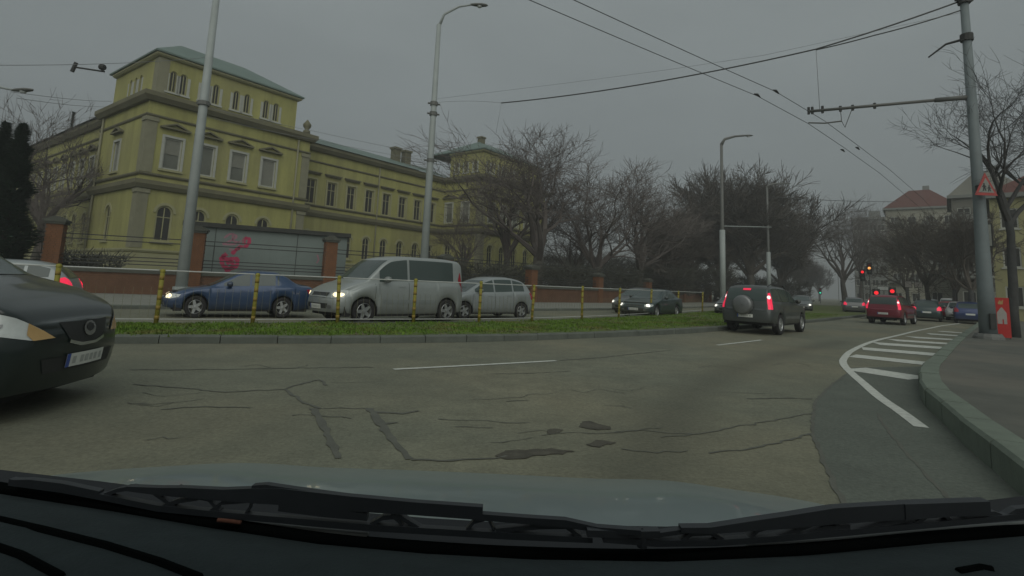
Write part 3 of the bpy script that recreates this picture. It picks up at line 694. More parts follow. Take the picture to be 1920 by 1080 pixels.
# ================================================================== lamp posts, masts and overhead wires
def lamp(name, label, x, y, top, r0, r1, arm, amt='pole', sleeve=None, base=.1, head=True, group='street lamps along the far pavement', fittings=()):
    """arm: vector from pole top to the luminaire"""
    t = thing(name, label, 'street lamp', (x, y, 0), 0, group)
    m = MB(); m.tube([(0, 0, base), (0, 0, top*.5), (0, 0, top)], [r0, (r0+r1)/2, r1], 10); m.build('pole', amt, t, smooth=True)
    if sleeve: m = MB(); m.tube([(0, 0, base), (0, 0, sleeve)], r0+.05, 10); m.build('sleeve', 'pole', t, smooth=True)
    m = MB(); m.tube([(0, 0, base), (0, 0, base+.5)], r0+.09, 10); m.build('base_collar', amt, t)
    if head:
        A = Vector(arm); pts = [Vector((0, 0, top-.15)), Vector((A.x*.12, A.y*.12, top+A.z*.45)), Vector((A.x*.5, A.y*.5, top+A.z*.85)), Vector((A.x*.85, A.y*.85, top+A.z))]
        ra = r1*(1 if y < 40 else 1.9); m = MB(); m.tube(pts, [ra*.7, ra*.55, ra*.45, ra*.4], 8); m.build('arm', amt, t, smooth=True)
        h = MB(); d = Vector((A.x, A.y, 0)).normalized(); s = Vector((-d.y, d.x, 0)); e = Vector((A.x*.8, A.y*.8, top+A.z))
        secs = [(0, .06, .05), (.25, .13, .08), (.6, .17, .09), (.85, .12, .06), (.95, .03, .03)]; rows = []
        for (l, wd, ht) in secs:
            c = e+d*l+Vector((0, 0, .06*l)); rows.append([(c+s*wd*math.cos(a)+Vector((0, 0, ht*math.sin(a))))[:] for a in [2*math.pi*k/10 for k in range(11)]])
        h.grid(rows).build('luminaire', 'pole_dark', t, smooth=True)
        h = MB(); c = e+d*.5+Vector((0, 0, -.07)); h.lathe([(.02, -.06), (.12, -.03), (.13, .03)], 10, c=c[:]); h.build('lamp_glass', 'lens', t, smooth=True)
    for (z, rr) in fittings:
        m = MB(); m.tube([(0, 0, z-.1), (0, 0, z+.1)], rr, 10); m.tube([(-.3, -.1, z), (.3, .1, z)], .05, 6); m.build('clamp', 'pole_dark', t)
    return t
lamp('lamp_post', 'tall pale pole crossing the yellow pavilion, its lamp arm above the picture', -15.15, 25, 15.2, .26, .15, (2.2, .6, 1.2), 'pole', fittings=((9.4, .27),))
lamp('lamp_post', 'pale lamp post behind the silver van, its curved arm at the top of the picture', -4.33, 27, 14.95, .22, .12, (2.0, .3, 1.35), 'pole', fittings=((10.55, .2), (10.0, .2), (7.5, .19)))
lamp('lamp_post', 'dark lamp post with pale lower sleeve left of the grey car with the spare wheel', 19.1, 48, 15.1, .2, .12, (2.6, .2, .85), 'pole_dark', sleeve=7.0)
lamp('lamp_post', 'dark lamp post with pale sleeve rising behind the big round-crowned tree', 31.95, 66, 14.9, .2, .12, (2.8, .3, .5), 'pole_dark', sleeve=6.6)
lamp('lamp_post', 'farthest lamp post, only its arm showing right of the round-crowned tree', 46.7, 92, 15.0, .18, .11, (2.6, .3, .3), 'pole_dark')
lamp('lamp_post', 'lamp head reaching into the picture at the left edge beside the pavilion', -24.5, 23.6, 9.9, .2, .12, (1.75, 0, -.7), 'pole', group='street lamps along the far pavement')
# concrete mast on the right pavement
mast = thing('tram_wire_mast', 'thick leaning grey mast with crossarm on the right pavement beside the red board', 'mast', (15.76, 17.75, 0))
m = MB(); m.tube([(0, 0, .15), (0, 0, 2.2), (.02, 0, 5), (0, 0, 12.4)], [.25, .21, .17, .12], 12); m.build('pole', 'pole_blue', mast, smooth=True)
m = MB(); m.lathe([(.02, .2), (.42, .2), (.4, .3), (.34, .4), (.3, .4)], 12); m.build('foot', 'pole_dark', mast)
m = MB(); m.box(-.16, .02, -.3, -.24, .55, 1.05); m.build('hatch_door', 'iron', mast)
tip = at(1515, 209, 20.3) - Vector((15.76, 17.75, 0)); root_ = Vector((0, 0, 8.45))
m = MB(); m.tube([root_, root_.lerp(tip, .2)], .085, 8); m.tube([root_.lerp(tip, .2), tip], .058, 8); m.build('crossarm', 'pole_dark', mast, smooth=True)
for f in (.02, .56, .7, .78, .9, .97, .995):
    c = root_.lerp(tip, f); m = MB(); m.box(c.x-.035, c.x+.035, c.y-.035, c.y+.035, c.z-.12, c.z+(.17 if f > .8 else .1)); m.build('arm_clamp', 'iron', mast)
dd = (tip-root_).normalized(); b1 = root_.lerp(tip, 1.0)+Vector((0, 0, -.46)); b2 = root_.lerp(tip, .775)+Vector((0, 0, -.5))
m = MB(); m.tube([b1, b1.lerp(b2, .5)+Vector((0, 0, -.05)), b2], .028, 6); m.build('lower_arm', 'pole_dark', mast)
m = MB(); m.tube([root_.lerp(tip, .78), b2, b2+(root_-tip)*.02+Vector((0, 0, -.26)), root_.lerp(tip, .7)], .014, 5); m.build('hanger_loop', 'wire', mast)
m = MB(); m.tube([(0, 0, 10.6), (-.5, .3, 10.5), (-.95, .55, 10.1)], [.05, .04, .03], 6); m.tube([(0, 0, 10.5), (0, 0, 10.75)], .19, 10); m.build('short_bracket', 'iron', mast)
m = MB(); m.tube([(0, 0, 11.9), (0, 0, 12.2)], .19, 10); m.box(-.3, .3, -.05, .05, 12.0, 12.1); m.build('top_clamp', 'iron', mast)
def sagline(a, b, sag, n=16):
    a, b = Vector(a), Vector(b); return [a.lerp(b, i/n)-Vector((0, 0, sag*4*(i/n)*(1-i/n))) for i in range(n+1)]
def wire(pts, r, label, mt='wire', group='overhead wires', name='overhead_wire'):
    m = MB(); P = [Vector(p) for p in pts]; o0 = P[0].copy(); m.tube([p-o0 for p in P], r, 5)
    o = m.build(name, mt, None, o0, smooth=True); return tag(o, label, 'wire', group)
mt_ = Vector((15.76, 17.75, 12.05)); p2c = Vector((-4.33, 27, 10.6)); mid_ = at(940, 193, 26.0); k1 = at(1530, 92, 19.4)
wire(sagline(mt_, k1, .05, 6)+sagline(k1, mid_, .25, 16)[1:], .03, 'thick black span cable from the right mast top over the road', group='span cables')
wire(sagline(mt_-Vector((0, 0, .35)), at(1640, 66, 18.8), .04, 6)+sagline(at(1640, 66, 18.8), k1-Vector((0, 0, .03)), .02, 6)[1:], .024, 'second short cable joining the span cable below the right mast top', group='span cables')
wire(sagline(mid_, p2c, -.1, 8), .008, 'thin pale end of the span cable tied to the lamp post behind the van', 'wire_pale', 'span cables')
wire([k1, at(1537, 205, 19.9)], .009, 'thin vertical drop wire from the span cable down to the crossarm', 'wire_pale', 'span cables')
wire([mid_, at(930, 250, 26)], .007, 'short thin wire hanging where the span cable turns pale', 'wire_pale', 'span cables')
wire(sagline(at(900, -40, 11), at(1420, 180, 18.6), .02)+[at(1516, 232, 20.6), at(1580, 275, 23.5), at(1650, 325, 28), at(1720, 385, 38), at(1765, 432, 55)], .011, 'left trolley wire running from the top of the picture to the crossarm', group='trolley wires')
wire(sagline(at(990, -40, 10.6), at(1455, 172, 18), .02)+[at(1545, 226, 20.2), at(1605, 270, 23), at(1668, 318, 27.5), at(1730, 372, 37), at(1772, 420, 54)], .011, 'right trolley wire running from the top of the picture to the crossarm', group='trolley wires')
for px, py, Y in ((1420, 180, 18.6), (1455, 173, 18.0), (1580, 283, 23.5), (1608, 279, 23)):
    c = at(px, py, Y); m = MB(); m.tube([(-.16, -.12, .03), (0, 0, .05), (.16, .12, 0)], [.02, .05, .02], 6)
    tag(m.build('wire_insulator', 'iron', None, c), {1420: 'insulator on the left trolley wire before the crossarm', 1455: 'insulator on the right trolley wire before the crossarm', 1580: 'small insulator on the left trolley wire beyond the crossarm', 1608: 'small insulator on the right trolley wire beyond the crossarm'}[px], 'insulator', 'wire insulators')
wire(sagline(at(-40, 122, 17), at(384, 108, 25), .12), .011, 'thin wire with two insulators left of the pavilion roof', 'wire_pale', 'wires at the left')
for px, label in ((139, 'upright insulator on the wire left of the pavilion roof'), (192, 'black bell-shaped insulator nearest the pavilion roof')):
    c = at(px, 126, 20.8); m = MB()
    if px == 139: m.tube([(-.06, 0, -.2), (.06, 0, .2)], [.07, .07], 8); m.tube([(.05, 0, 0), (1.1, .2, -.06)], .035, 6)
    else: m.lathe([(.02, -.12), (.1, -.1), (.15, 0), (.1, .1), (.02, .12)], 10, axis='x')
    tag(m.build('wire_insulator', 'iron', None, c), label, 'insulator', 'wire insulators')
wire(sagline(at(20, 172, 20), at(210, 190, 41), .1), .012, 'upper of two thin wires from the left edge to the pavilion cornice', 'wire_pale', 'wires at the left')
wire(sagline(at(32, 184, 20), at(196, 200, 42), .1), .012, 'lower of two thin wires from the left edge to the pavilion cornice', 'wire_pale', 'wires at the left')
wire(sagline(at(371, 197, 25), at(590, 246, 26), .05, 6)+sagline(at(590, 246, 26), at(812, 290, 27), .05)[1:], .009, 'upper thin wire from the tall pale pole across to the wing roof', 'wire_pale', 'wires before the wing')
wire(sagline(at(368, 214, 25), at(590, 262, 26), .05, 6)+sagline(at(590, 262, 26), at(810, 302, 27), .05)[1:], .009, 'lower thin wire from the tall pale pole across to the wing roof', 'wire_pale', 'wires before the wing')
wire(sagline(at(1448, 369, 66), at(1682, 378, 94), .2), .045, 'dark cable across the far street from the distant lamp post', group='span cables')
wire(sagline(at(1482, 470, 92), at(1620, 468, 90), .2), .03, 'farthest thin cable low across the distant street', group='span cables')
wire([at(813, 186, 27), at(1060, 156, 24), at(1250, 131, 21.5), at(1430, 104, 19), Vector((15.76, 17.75, 11.6))], .006, 'very thin wire high above the street parallel to the span cable', 'wire_pale', 'span cables')
m = MB(); a = at(1358, 424, 48); b = at(1446, 426, 64); m.tube([(0, 0, 0), b-a], .06, 6); tag(m.build('signal_gantry_arm', 'pole', None, a), 'pale horizontal arm joining the two sleeved lamp posts', 'arm')

# ================================================================== bare trees
def tree_mesh(seed, H, r0, trunk_h, n1=7, levels=5, spread=.9, kids=(6, 5, 5, 4), twig=.012, up=.25, lean=(0, 0), lenf=.62, crown_w=1.):
    """returns (trunk mesh builder, crown mesh builder) of a leafless tree"""
    r = random.Random(seed); T, Cc = MB(), MB(); T.smooth = True
    def grow(p, d, L, rad, lev, mb):
        n = 5 if lev < 2 else 4 if lev < 3 else 3 if lev < levels-1 else 2
        pts = [p]; rads = [rad]; dirs = []
        wob = .16 if lev < 2 else .24
        for i in range(n):
            d = (d+Vector((r.gauss(0, wob), r.gauss(0, wob), r.gauss(0, wob)*.7+up*.22))).normalized()
            p = p+d*(L/n); pts.append(p); dirs.append(d); rads.append(max(rad*(1-.75*(i+1)/n), twig*.5))
        mb.tube(pts, rads, 7 if lev == 0 else 5 if lev < 3 else 3, lev < 2)
        if lev >= levels: return
        k = kids[min(lev-1, len(kids)-1)] if lev else n1
        for j in range(k):
            f = r.uniform(.3, 1) if lev else r.uniform(.25, 1)
            if j == 0: f = 1
            i = min(int(f*n), n-1); q = pts[i].lerp(pts[i+1], f*n-i); dd = dirs[i]
            ax = Vector((r.gauss(0, 1), r.gauss(0, 1), r.gauss(0, .6))); ax = (ax-dd*ax.dot(dd)).normalized()
            a = r.uniform(.45, .95)*spread if j else r.uniform(.1, .4)
            nd = (dd*math.cos(a)+ax*math.sin(a)).normalized()
            nd = Vector((nd.x*crown_w, nd.y*crown_w, nd.z)).normalized()
            rr = max(rads[i]*(.55 if j else .8)*r.uniform(.8, 1.1), twig)
            grow(q, nd, L*lenf*r.uniform(.75, 1.2), rr, lev+1, Cc)
    # trunk, then the main limbs
    pts = [Vector((0, 0, 0))]; d = Vector((lean[0], lean[1], 1)).normalized(); rads = [r0*1.25]
    for i in range(5):
        d = (d+Vector((r.gauss(0, .06), r.gauss(0, .06), .1))).normalized(); pts.append(pts[-1]+d*trunk_h/5); rads.append(r0*(1-.07*i))
    T.tube(pts, rads, 9)
    L1 = (H-trunk_h)*.56
    for j in range(n1):
        a = 2*math.pi*(j/n1)+r.uniform(-.4, .4); tilt = r.uniform(.25, .95)*spread if j else .12
        q = pts[-1] if j % 2 == 0 else pts[-2].lerp(pts[-1], r.random())
        grow(q, Vector((math.cos(a)*math.sin(tilt)*crown_w, math.sin(a)*math.sin(tilt)*crown_w, math.cos(tilt)+.1)).normalized(), L1*r.uniform(.75, 1.15), r0*r.uniform(.5, .72), 1, Cc)
    return T, Cc
TM = {}
def tree_proto(key, bark='bark', twig_m='twig', **kw):
    T, Cc = tree_mesh(**kw); TM[key] = (T.mesh('trunk', bark), Cc.mesh('crown', twig_m), kw['H'])
def tree(key, label, x, y, h=None, rz_=0, group='bare trees in the park', z=.1, name='bare_tree', sx=1):
    T, Cc, H = TM[key]; s = (h or H)/H
    t = thing(name, label, 'tree', (x, y, z), rz_, group); t.scale = (s*sx, s*sx, s)
    ob('trunk', T, t); ob('crown', Cc, t); return t
tree_proto('broad', seed=9, H=14.5, r0=.44, trunk_h=3.6, n1=7, spread=.95, twig=.015, kids=(5, 5, 5, 4))
tree_proto('broad2', seed=11, H=12.5, r0=.34, trunk_h=3.0, n1=7, spread=1.05, twig=.015, kids=(5, 5, 5, 4))
tree_proto('tall', seed=23, H=14, r0=.36, trunk_h=4.2, n1=6, spread=.7, twig=.016, kids=(5, 5, 4, 3))
tree_proto('dense', twig_m='twig_brown', seed=31, H=15, r0=.5, trunk_h=3.2, n1=9, spread=.85, twig=.034, kids=(7, 7, 6, 5), up=.35)
tree_proto('street', bark='bark_near', twig_m='twig_brown', seed=47, H=10.5, r0=.3, trunk_h=3.2, n1=7, spread=1.0, twig=.024, kids=(5, 5, 5, 4))
tree_proto('near', bark='bark_near', twig_m='twig_near', seed=58, H=12.5, r0=.19, trunk_h=5.6, n1=5, spread=1.0, twig=.008, kids=(5, 4, 4, 3), up=.12)
def px_tree(key, label, px, base_py, Y, top_py, rz_=0, sx=1, **k):
    g = at(px, base_py, Y); return tree(key, label, g.x, Y, at(px, top_py, Y).z-.1, rz_, sx=sx, **k)
px_tree('broad', 'tall bare tree with pale trunk in front of the far palace pavilion', 1008, 520, 47, 232, .4, 1.28)
px_tree('tall', 'slender bare tree close to the far pavilion wall, left of the tallest tree', 948, 520, 50, 300, 2.2, 1.15)
px_tree('broad2', 'wide bare tree right of the tallest park tree, branches sweeping right', 1120, 525, 52, 305, 1.2, 1.3)
px_tree('broad', 'bare tree at the right end of the open park group', 1200, 528, 58, 332, 3.3, 1.15)
px_tree('broad2', 'low bare tree half hidden between the two widest park trees', 1070, 530, 60, 375, 4.4)
px_tree('tall', 'small bare tree beside the far pillar before the palace wing', 870, 520, 42, 395, 5.0)
for i, (px, top, Y, rz_, lab) in enumerate(((1255, 405, 66, .3, 'dark twiggy tree where the park grove begins, right of the open trees'), (1300, 392, 74, 1.9, 'dark twiggy tree just left of the sleeved lamp post'), (1345, 372, 80, 4.0, 'dark tree filling the gap behind the sleeved lamp post'), (1408, 318, 72, 2.6, 'largest round-crowned dark tree between the two sleeved lamp posts'), (1462, 400, 90, 5.1, 'dark tree right of the round-crowned one, behind the second lamp post'))):
    px_tree('dense', lab, px, 540, Y, top, rz_, group='dark trees of the park grove', sx=.72 if px == 1462 else 1)
for i, (px, top, Y, rz_, lab) in enumerate(((1500, 468, 130, .2, 'far tree at the end of the street, right of the dark grove'), (1478, 455, 118, 1.2, 'far tree directly right of the dark grove'), (1536, 492, 170, 2.2, 'smallest distant tree where the street vanishes'), (1518, 485, 150, 3.9, 'distant tree second from the vanishing end of the street'))):
    px_tree('dense', lab, px, 552, Y, top, rz_, .5, group='distant street trees', z=0)
px_tree('broad', 'lone bare tree in front of the grey slab building at the street end', 1584, 556, 86, 372, 2.0, .85, group='bare trees along the right street', z=0)
px_tree('tall', 'thin bare tree directly before the corner of the grey slab', 1612, 556, 92, 385, .5, .7, group='bare trees along the right street', z=0)
for px, base, Y, top, rz_, lab in ((1745, 585, 52, 420, .3, 'dark street tree left of the queue, before the red roofed house'), (1790, 590, 44, 425, 2.1, 'dark street tree behind the parked white car'), (1822, 596, 37, 415, 4.2, 'dark street tree above the blue hatchback'), (1705, 580, 66, 450, 5.3, 'dark street tree farthest along the right pavement')):
    px_tree('street', lab, px, base, Y, top, rz_, .95, group='street trees on the right pavement', z=.15)
# two near trees on the right pavement
t = tree('near', 'near bare tree just right of the mast, its crown spreading left over it', 18.05, 19.3, 10.6, 2.75, group='near trees on the right pavement', z=.18, sx=.95)
t = tree('near', 'near bare tree at the right edge, only its left limbs in the picture', 20.9, 19.8, 11.2, .6, group='near trees on the right pavement', z=.18, sx=.95)
t = tree('near', 'bare tree whose twig tips enter at the top left corner', -23.4, 15.6, 13.2, 1.0, group='near trees on the right pavement')
t['group'] = 'trees at the left edge'
px_tree('tall', 'bare tree behind the dark conifer at the left edge', 60, 480, 42, 215, 1.1, 1.1, group='trees at the left edge')
px_tree('broad2', 'bare shrubby tree before the palace side wing', 78, 490, 40, 330, 1.9, .6, group='trees at the left edge')

# conifers at the left: many needle sprays round a trunk
def conifer(label, x, y, h, rad, seed, n=5200):
    r = random.Random(seed); t = thing('conifer', label, 'tree', (x, y, .1), 0, 'conifers at the left edge')
    m = MB(); m.tube([(0, 0, 0), (0, 0, h*.95)], [.22, .03], 7); m.build('trunk', 'bark', t)
    m = MB()
    for i in range(n):
        f = r.random()**1.3; z = .4+f*(h-.4); rr = rad*(1-f)**.75*(.82+.25*math.sin(z*5+3*math.sin(z)))*math.sqrt(r.uniform(.25, 1)); a = r.uniform(0, 6.283)
        c = Vector((rr*math.cos(a), rr*math.sin(a), z)); o = Vector((math.cos(a), math.sin(a), r.uniform(-.2, .7))).normalized(); s = Vector((-math.sin(a), math.cos(a), r.uniform(-.3, .3)))
        l = r.uniform(.25, .5); wd = r.uniform(.05, .12)
        b = len(m.v); m.v += [(c-o*l*.4-s*wd)[:], (c-o*l*.4+s*wd)[:], (c+o*l*.6)[:]]; m.f.append((b, b+1, b+2))
    m.build('crown', 'needle', t)
conifer('large dark conifer at the left edge behind the black car', *at(4, 480, 24).xy, 7.6, 1.5, 1, 9000)
conifer('narrow pointed conifer just right of the large dark one', *at(-30, 480, 26).xy, 8.2, 1.5, 5, 7000)
conifer('slim conifer spire before the palace side wing', *at(97, 480, 62).xy, 19.5, .8, 2, 4000)
conifer('low conifer spire left of the slim one', *at(62, 480, 58).xy, 15.5, 1.1, 3, 4000)
# leafless hedge shrubs behind the wall
def shrub(label, x, y, h, wd, seed, mt='shrub', group='shrubs behind the brick wall', n=260):
    r = random.Random(seed); t = thing('shrub', label, 'shrub', (x, y, .1), 0, group); m = MB(); m2 = MB()
    for i in range(9):
        a = r.uniform(0, 6.28); m2.tube([(0, 0, 0), (math.cos(a)*wd*.2, math.sin(a)*wd*.2, h*.4)], [.05, .03], 5, False)
    for i in range(n):
        a = r.uniform(0, 6.28); q = math.sqrt(r.random()); p = Vector((math.cos(a)*wd*q*.55, math.sin(a)*wd*q*.55, r.uniform(.15, .75)*h))
        for k in range(5):
            d = Vector((r.gauss(0, .6)+math.cos(a)*.4*q, r.gauss(0, .6)+math.sin(a)*.4*q, r.uniform(.1, 1))).normalized(); L = r.uniform(.3, .8)*h*.4
            m.tube([p, p+d*L*.5+Vector((r.gauss(0, .05), 0, 0)), p+d*L], [.022, .018, .01], 3, False)
    m2.build('stem', 'bark', t); m.build('crown', mt, t)
for i, (px, Y, h, wd, lab) in enumerate(((905, 40, 3.2, 3.4, 'twiggy shrub right of the pillar behind the silver van'), (1060, 47, 3.6, 4.5, 'broad twiggy shrub behind the wall under the tallest tree'), (1150, 52, 3.8, 5, 'dark shrub behind the wall above the dark green car'), (1240, 60, 4.6, 6, 'dark shrub at the foot of the grove, right of the dark green car'), (1320, 66, 5, 6.5, 'dark shrub behind the wall by the sleeved lamp post'), (960, 44, 3.4, 4, 'twiggy shrub by the pillar above the silver hatchback'), (150, 28, 2.3, 3.2, 'dark shrub behind the wall before the palace side wing'), (1400, 78, 4.5, 7, 'dark shrub under the round-crowned tree'), (1470, 90, 4.2, 7, 'farthest dark shrub of the grove, right of the round-crowned tree'), (700, 36, 2.2, 3, 'low shrub behind the wall right of the grey cabin'), (810, 39, 3.6, 3.4, 'dark shrub behind the base of the lamp post by the van'), (1040, 78, 7, 8, 'tall dark thicket deep in the park, under the tallest tree'), (1110, 82, 7.5, 9, 'tall dark thicket deep in the park, right of the tallest tree'), (1185, 86, 7.5, 9, 'tall dark thicket deep in the park, under the right end of the open trees'), (1255, 92, 7.5, 9, 'tall dark thicket deep in the park, where the grove begins'))):
    g = at(px, 540, Y); shrub(lab, g.x, Y, h, wd, 100+i, 'leaf_dark' if i in (3, 4, 7, 8, 10) or i > 10 else 'shrub', n=520 if i in (3, 4, 7, 8) or i > 10 else 260)

# ================================================================== cars
def wheel_meshes():
    ty = MB(); ty.lathe([(.205, -.085), (.27, -.1), (.302, -.095), (.312, -.06), (.315, 0), (.312, .06), (.302, .095), (.27, .1), (.205, .085)], 28, 'y')
    tm = ty.mesh('wheel', 'rubber', True)
    rm = MB(); rm.lathe([(.205, -.08), (.21, .075), (.195, .088), (.185, .05), (.185, -.08)], 28, 'y')
    for k in range(5):
        a = 2*math.pi*k/5; c, s = math.cos(a), math.sin(a)
        for (r0, r1, w0, w1) in ((.03, .19, .05, .034),):
            P = [(r0, -w0), (r1, -w1), (r1, w1), (r0, w0)]; Q = [(p[0]*c-p[1]*s, p[0]*s+p[1]*c) for p in P]; rm.prism(Q, .04, .072, 'y')
    rm.lathe([(.002, .085), (.05, .082), (.06, .05)], 14, 'y')
    bk = MB(); bk.lathe([(.002, .0), (.19, .0)], 24, 'y')
    return tm, rm.mesh('rim', 'rim'), bk.mesh('brake_disc', 'black_trim')
WH = wheel_meshes()
def scale_pts(pts, sx, sz): return [(a*sx, b*sz) for a, b in pts]
SHAPES = {
 'mpv': dict(L=4.5, W=1.76, H=1.7, r=.33, wb=(.68, 3.5), sill=.17, top=[(0, .78), (.05, .86), (.16, .92), (.45, 1.04), (.75, 1.12), (.88, 1.15), (1.2, 1.36), (1.65, 1.59), (2.2, 1.69), (3.3, 1.7), (3.95, 1.64), (4.25, 1.44), (4.42, 1.12), (4.5, .9)],
   belt=[(0, .7), (.3, .85), (.9, 1.02), (2.5, 1.05), (4, 1.09), (4.4, 1.02), (4.5, .84)], ws=(.9, 1.75), rw=(3.95, 4.36), pil=(2.35, 3.3)),
 'sedan': dict(L=4.5, W=1.74, H=1.42, r=.31, wb=(.85, 3.45), top=[(0, .56), (.06, .64), (.2, .7), (.6, .82), (1.2, .92), (1.7, 1.16), (2.15, 1.37), (2.6, 1.42), (3.1, 1.41), (3.5, 1.29), (3.85, 1.08), (4.0, 1.02), (4.3, .99), (4.44, .92), (4.5, .72)],
   belt=[(0, .5), (.3, .66), (1.2, .86), (2.5, .9), (3.9, .95), (4.35, .92), (4.5, .66)], ws=(1.25, 2.2), rw=(3.2, 3.95), pil=(2.4, 3.2)),
 'hatch': dict(L=4.1, W=1.72, H=1.46, r=.31, wb=(.82, 3.35), top=[(0, .6), (.06, .68), (.2, .75), (.55, .87), (1.05, .97), (1.5, 1.2), (2.0, 1.41), (2.5, 1.46), (3.1, 1.45), (3.6, 1.36), (3.9, 1.1), (4.03, .9), (4.1, .7)],
   belt=[(0, .54), (.3, .7), (1.1, .89), (2.4, .93), (3.7, .99), (4.0, .86), (4.1, .64)], ws=(1.1, 2.05), rw=(3.5, 3.95), pil=(2.25, 3.1)),
 'van': dict(L=4.12, W=1.74, H=1.81, r=.32, wb=(.8, 3.48), top=[(0, .68), (.05, .78), (.15, .84), (.45, .98), (.82, 1.10), (1.1, 1.36), (1.36, 1.60), (1.62, 1.73), (2.2, 1.80), (3.4, 1.81), (3.9, 1.78), (4.02, 1.68), (4.08, 1.2), (4.12, .8)],
   belt=[(0, .6), (.3, .76), (1.0, 1.0), (2.0, 1.07), (3.9, 1.08), (4.05, 1.0), (4.12, .72)], ws=(.85, 1.6), rw=(4.0, 4.08), pil=(2.1,), win_end=3.72),
 'mini': dict(L=4.25, W=1.75, H=1.62, r=.31, wb=(.85, 3.55), top=[(0, .62), (.06, .7), (.2, .77), (.5, .89), (.9, 1.0), (1.3, 1.22), (1.8, 1.48), (2.3, 1.6), (2.9, 1.62), (3.5, 1.55), (3.9, 1.36), (4.12, 1.05), (4.25, .75)],
   belt=[(0, .55), (.3, .72), (1.0, .94), (2.4, .98), (3.7, 1.03), (4.1, .93), (4.25, .7)], ws=(.95, 1.95), rw=(3.6, 4.05), pil=(2.2, 3.1)),
 'suv': dict(L=4.4, W=1.79, H=1.69, r=.35, wb=(.85, 3.47), top=[(0, .8), (.05, .92), (.2, .98), (.6, 1.04), (1.15, 1.11), (1.55, 1.35), (1.95, 1.58), (2.4, 1.67), (3.4, 1.69), (4.0, 1.65), (4.2, 1.5), (4.34, 1.12), (4.4, .85)],
   belt=[(0, .7), (.3, .88), (1.1, 1.03), (2.5, 1.06), (4.1, 1.09), (4.3, 1.0), (4.4, .76)], ws=(1.2, 2.1), rw=(4.05, 4.33), pil=(2.3, 3.25), sill=.36),
}
SURF = {}
def car_shape(key):
    if key in SURF: return SURF[key]
    S = SHAPES[key]; L, W, H = S['L'], S['W'], S['H']; hw = W/2
    top, belt = pchip(S['top']), pchip(S['belt']); sill = S.get('sill', .24)
    plan = pchip([(0, .70), (.05, .80), (.14, .88), (.35, .95), (.9, 1.0), (L-.9, 1.0), (L-.3, .965), (L-.1, .92), (L-.03, .87), (L, .8)])
    ws0, ws1 = S['ws']; rwf = pchip([(0, .84), (ws0, .86), ((ws0+ws1)/2, .8), (ws1+.1, .735), (L-.9, .735), (L-.3, .74), (L, .8)])
    if key == 'van': rwf = pchip([(0, .84), (ws0, .88), (ws1, .82), (ws1+.3, .81), (L-.2, .81), (L, .85)])
    r = S['r']; Ra = r+.055
    def zb(s):
        for k in S['wb']:
            if abs(s-k) < Ra: return max(sill, r+math.sqrt(Ra*Ra-(s-k)**2)*.98)
        e = min(s, L-s); return sill+.05*max(0, 1-e/.5)
    st = [0, .012, .03, .06, .1, .15, .21, .28]+[.28+(L-.56)*i/44 for i in range(1, 44)]+[L-x for x in (.28, .21, .15, .1, .06, .03, .012, 0)]
    for k in S['wb']: st += [k-Ra-.002, k+Ra+.002]+[k+Ra*math.cos(math.pi*i/12)*.999 for i in range(13)]
    st = sorted(set(round(x, 4) for x in st if 0 <= x <= L))
    def section(s):
        w_ = hw*plan(s); zt = top(s); z0 = zb(s); zk = min(belt(s), zt-.05); zk = max(zk, z0+.04); wr = min(hw*rwf(s), w_-.05); cr = max(.02, min(.075, (zt-zk)*.16))
        h = zk-z0
        P = [(w_-.05, z0), (w_-.012, z0+.03), (w_+.0, z0+h*.3), (w_+.006, z0+h*.55), (w_-.002, z0+h*.78), (w_-.016, z0+h*.92), (w_-.04, zk)]
        zt2 = zt-cr
        for t in (.12, .4, .7, .92): P.append((w_-.055+(wr-w_+.055)*t**1.15, zk+(zt2-zk)*t))
        for t in (.0, .2, .45, .7, .88, 1.0): a = t*math.pi/2; P.append((wr*(1-.02)*math.cos(a)**.9 if t < 1 else 0, zt2+cr*math.sin(a)))
        return P
    verts = []; faces = []; m_ = len(section(L/2))
    def nose(s, z):
        f = math.exp(-s/.12); q = math.exp(-(L-s)/.12)
        fz = .05*max(0, (z-.62)/.25)**1.3+.05*max(0, (.42-z)/.2); rz_ = .05*max(0, (.5-z)/.25)
        return -f*fz+q*rz_
    rings = []
    for s in st:
        P = section(s); R_ = [(L/2-s+nose(s, z), -y, z) for y, z in P]+[(L/2-s+nose(s, z), y, z) for y, z in reversed(P[:-1])]
        rings.append(R_)
    n = len(rings[0])
    for R_ in rings: verts += R_
    for i in range(len(rings)-1):
        for j in range(n-1): faces.append((i*n+j, i*n+j+1, (i+1)*n+j+1, (i+1)*n+j))
    # end caps with a gentle bulge
    for ri, sg in ((0, 1), (len(rings)-1, -1)):
        R_ = rings[ri]; prev = None; cols = 10
        for i in range(m_):
            a, b = R_[i], R_[n-1-i]; row = []
            for k in range(cols+1):
                t = k/cols; u = 2*t-1; y = a[1]+(b[1]-a[1])*t
                bl = .09 if sg > 0 else .05
                row.append((a[0]+sg*bl*(1-u*u), y, a[2]))
            if prev is not None:
                b0 = len(verts); verts += prev+row; c = cols+1
                for k in range(cols):
                    q = (b0+k, b0+k+1, b0+c+k+1, b0+c+k); faces.append(q if sg < 0 else q[::-1])
            prev = row
    bm = bmesh.new(); vs = [bm.verts.new(v) for v in verts]
    for f in faces:
        try: bm.faces.new([vs[i] for i in f])
        except ValueError: pass
    bmesh.ops.remove_doubles(bm, verts=bm.verts[:], dist=.0008); bmesh.ops.dissolve_degenerate(bm, edges=bm.edges[:], dist=.0005); bmesh.ops.recalc_face_normals(bm, faces=bm.faces[:])
    bvh = BVHTree.FromBMesh(bm); me = bpy.data.meshes.new('body'); bm.to_mesh(me); bm.free()
    for p in me.polygons: p.use_smooth = True
    me.materials.append(MAT['p_grey'])
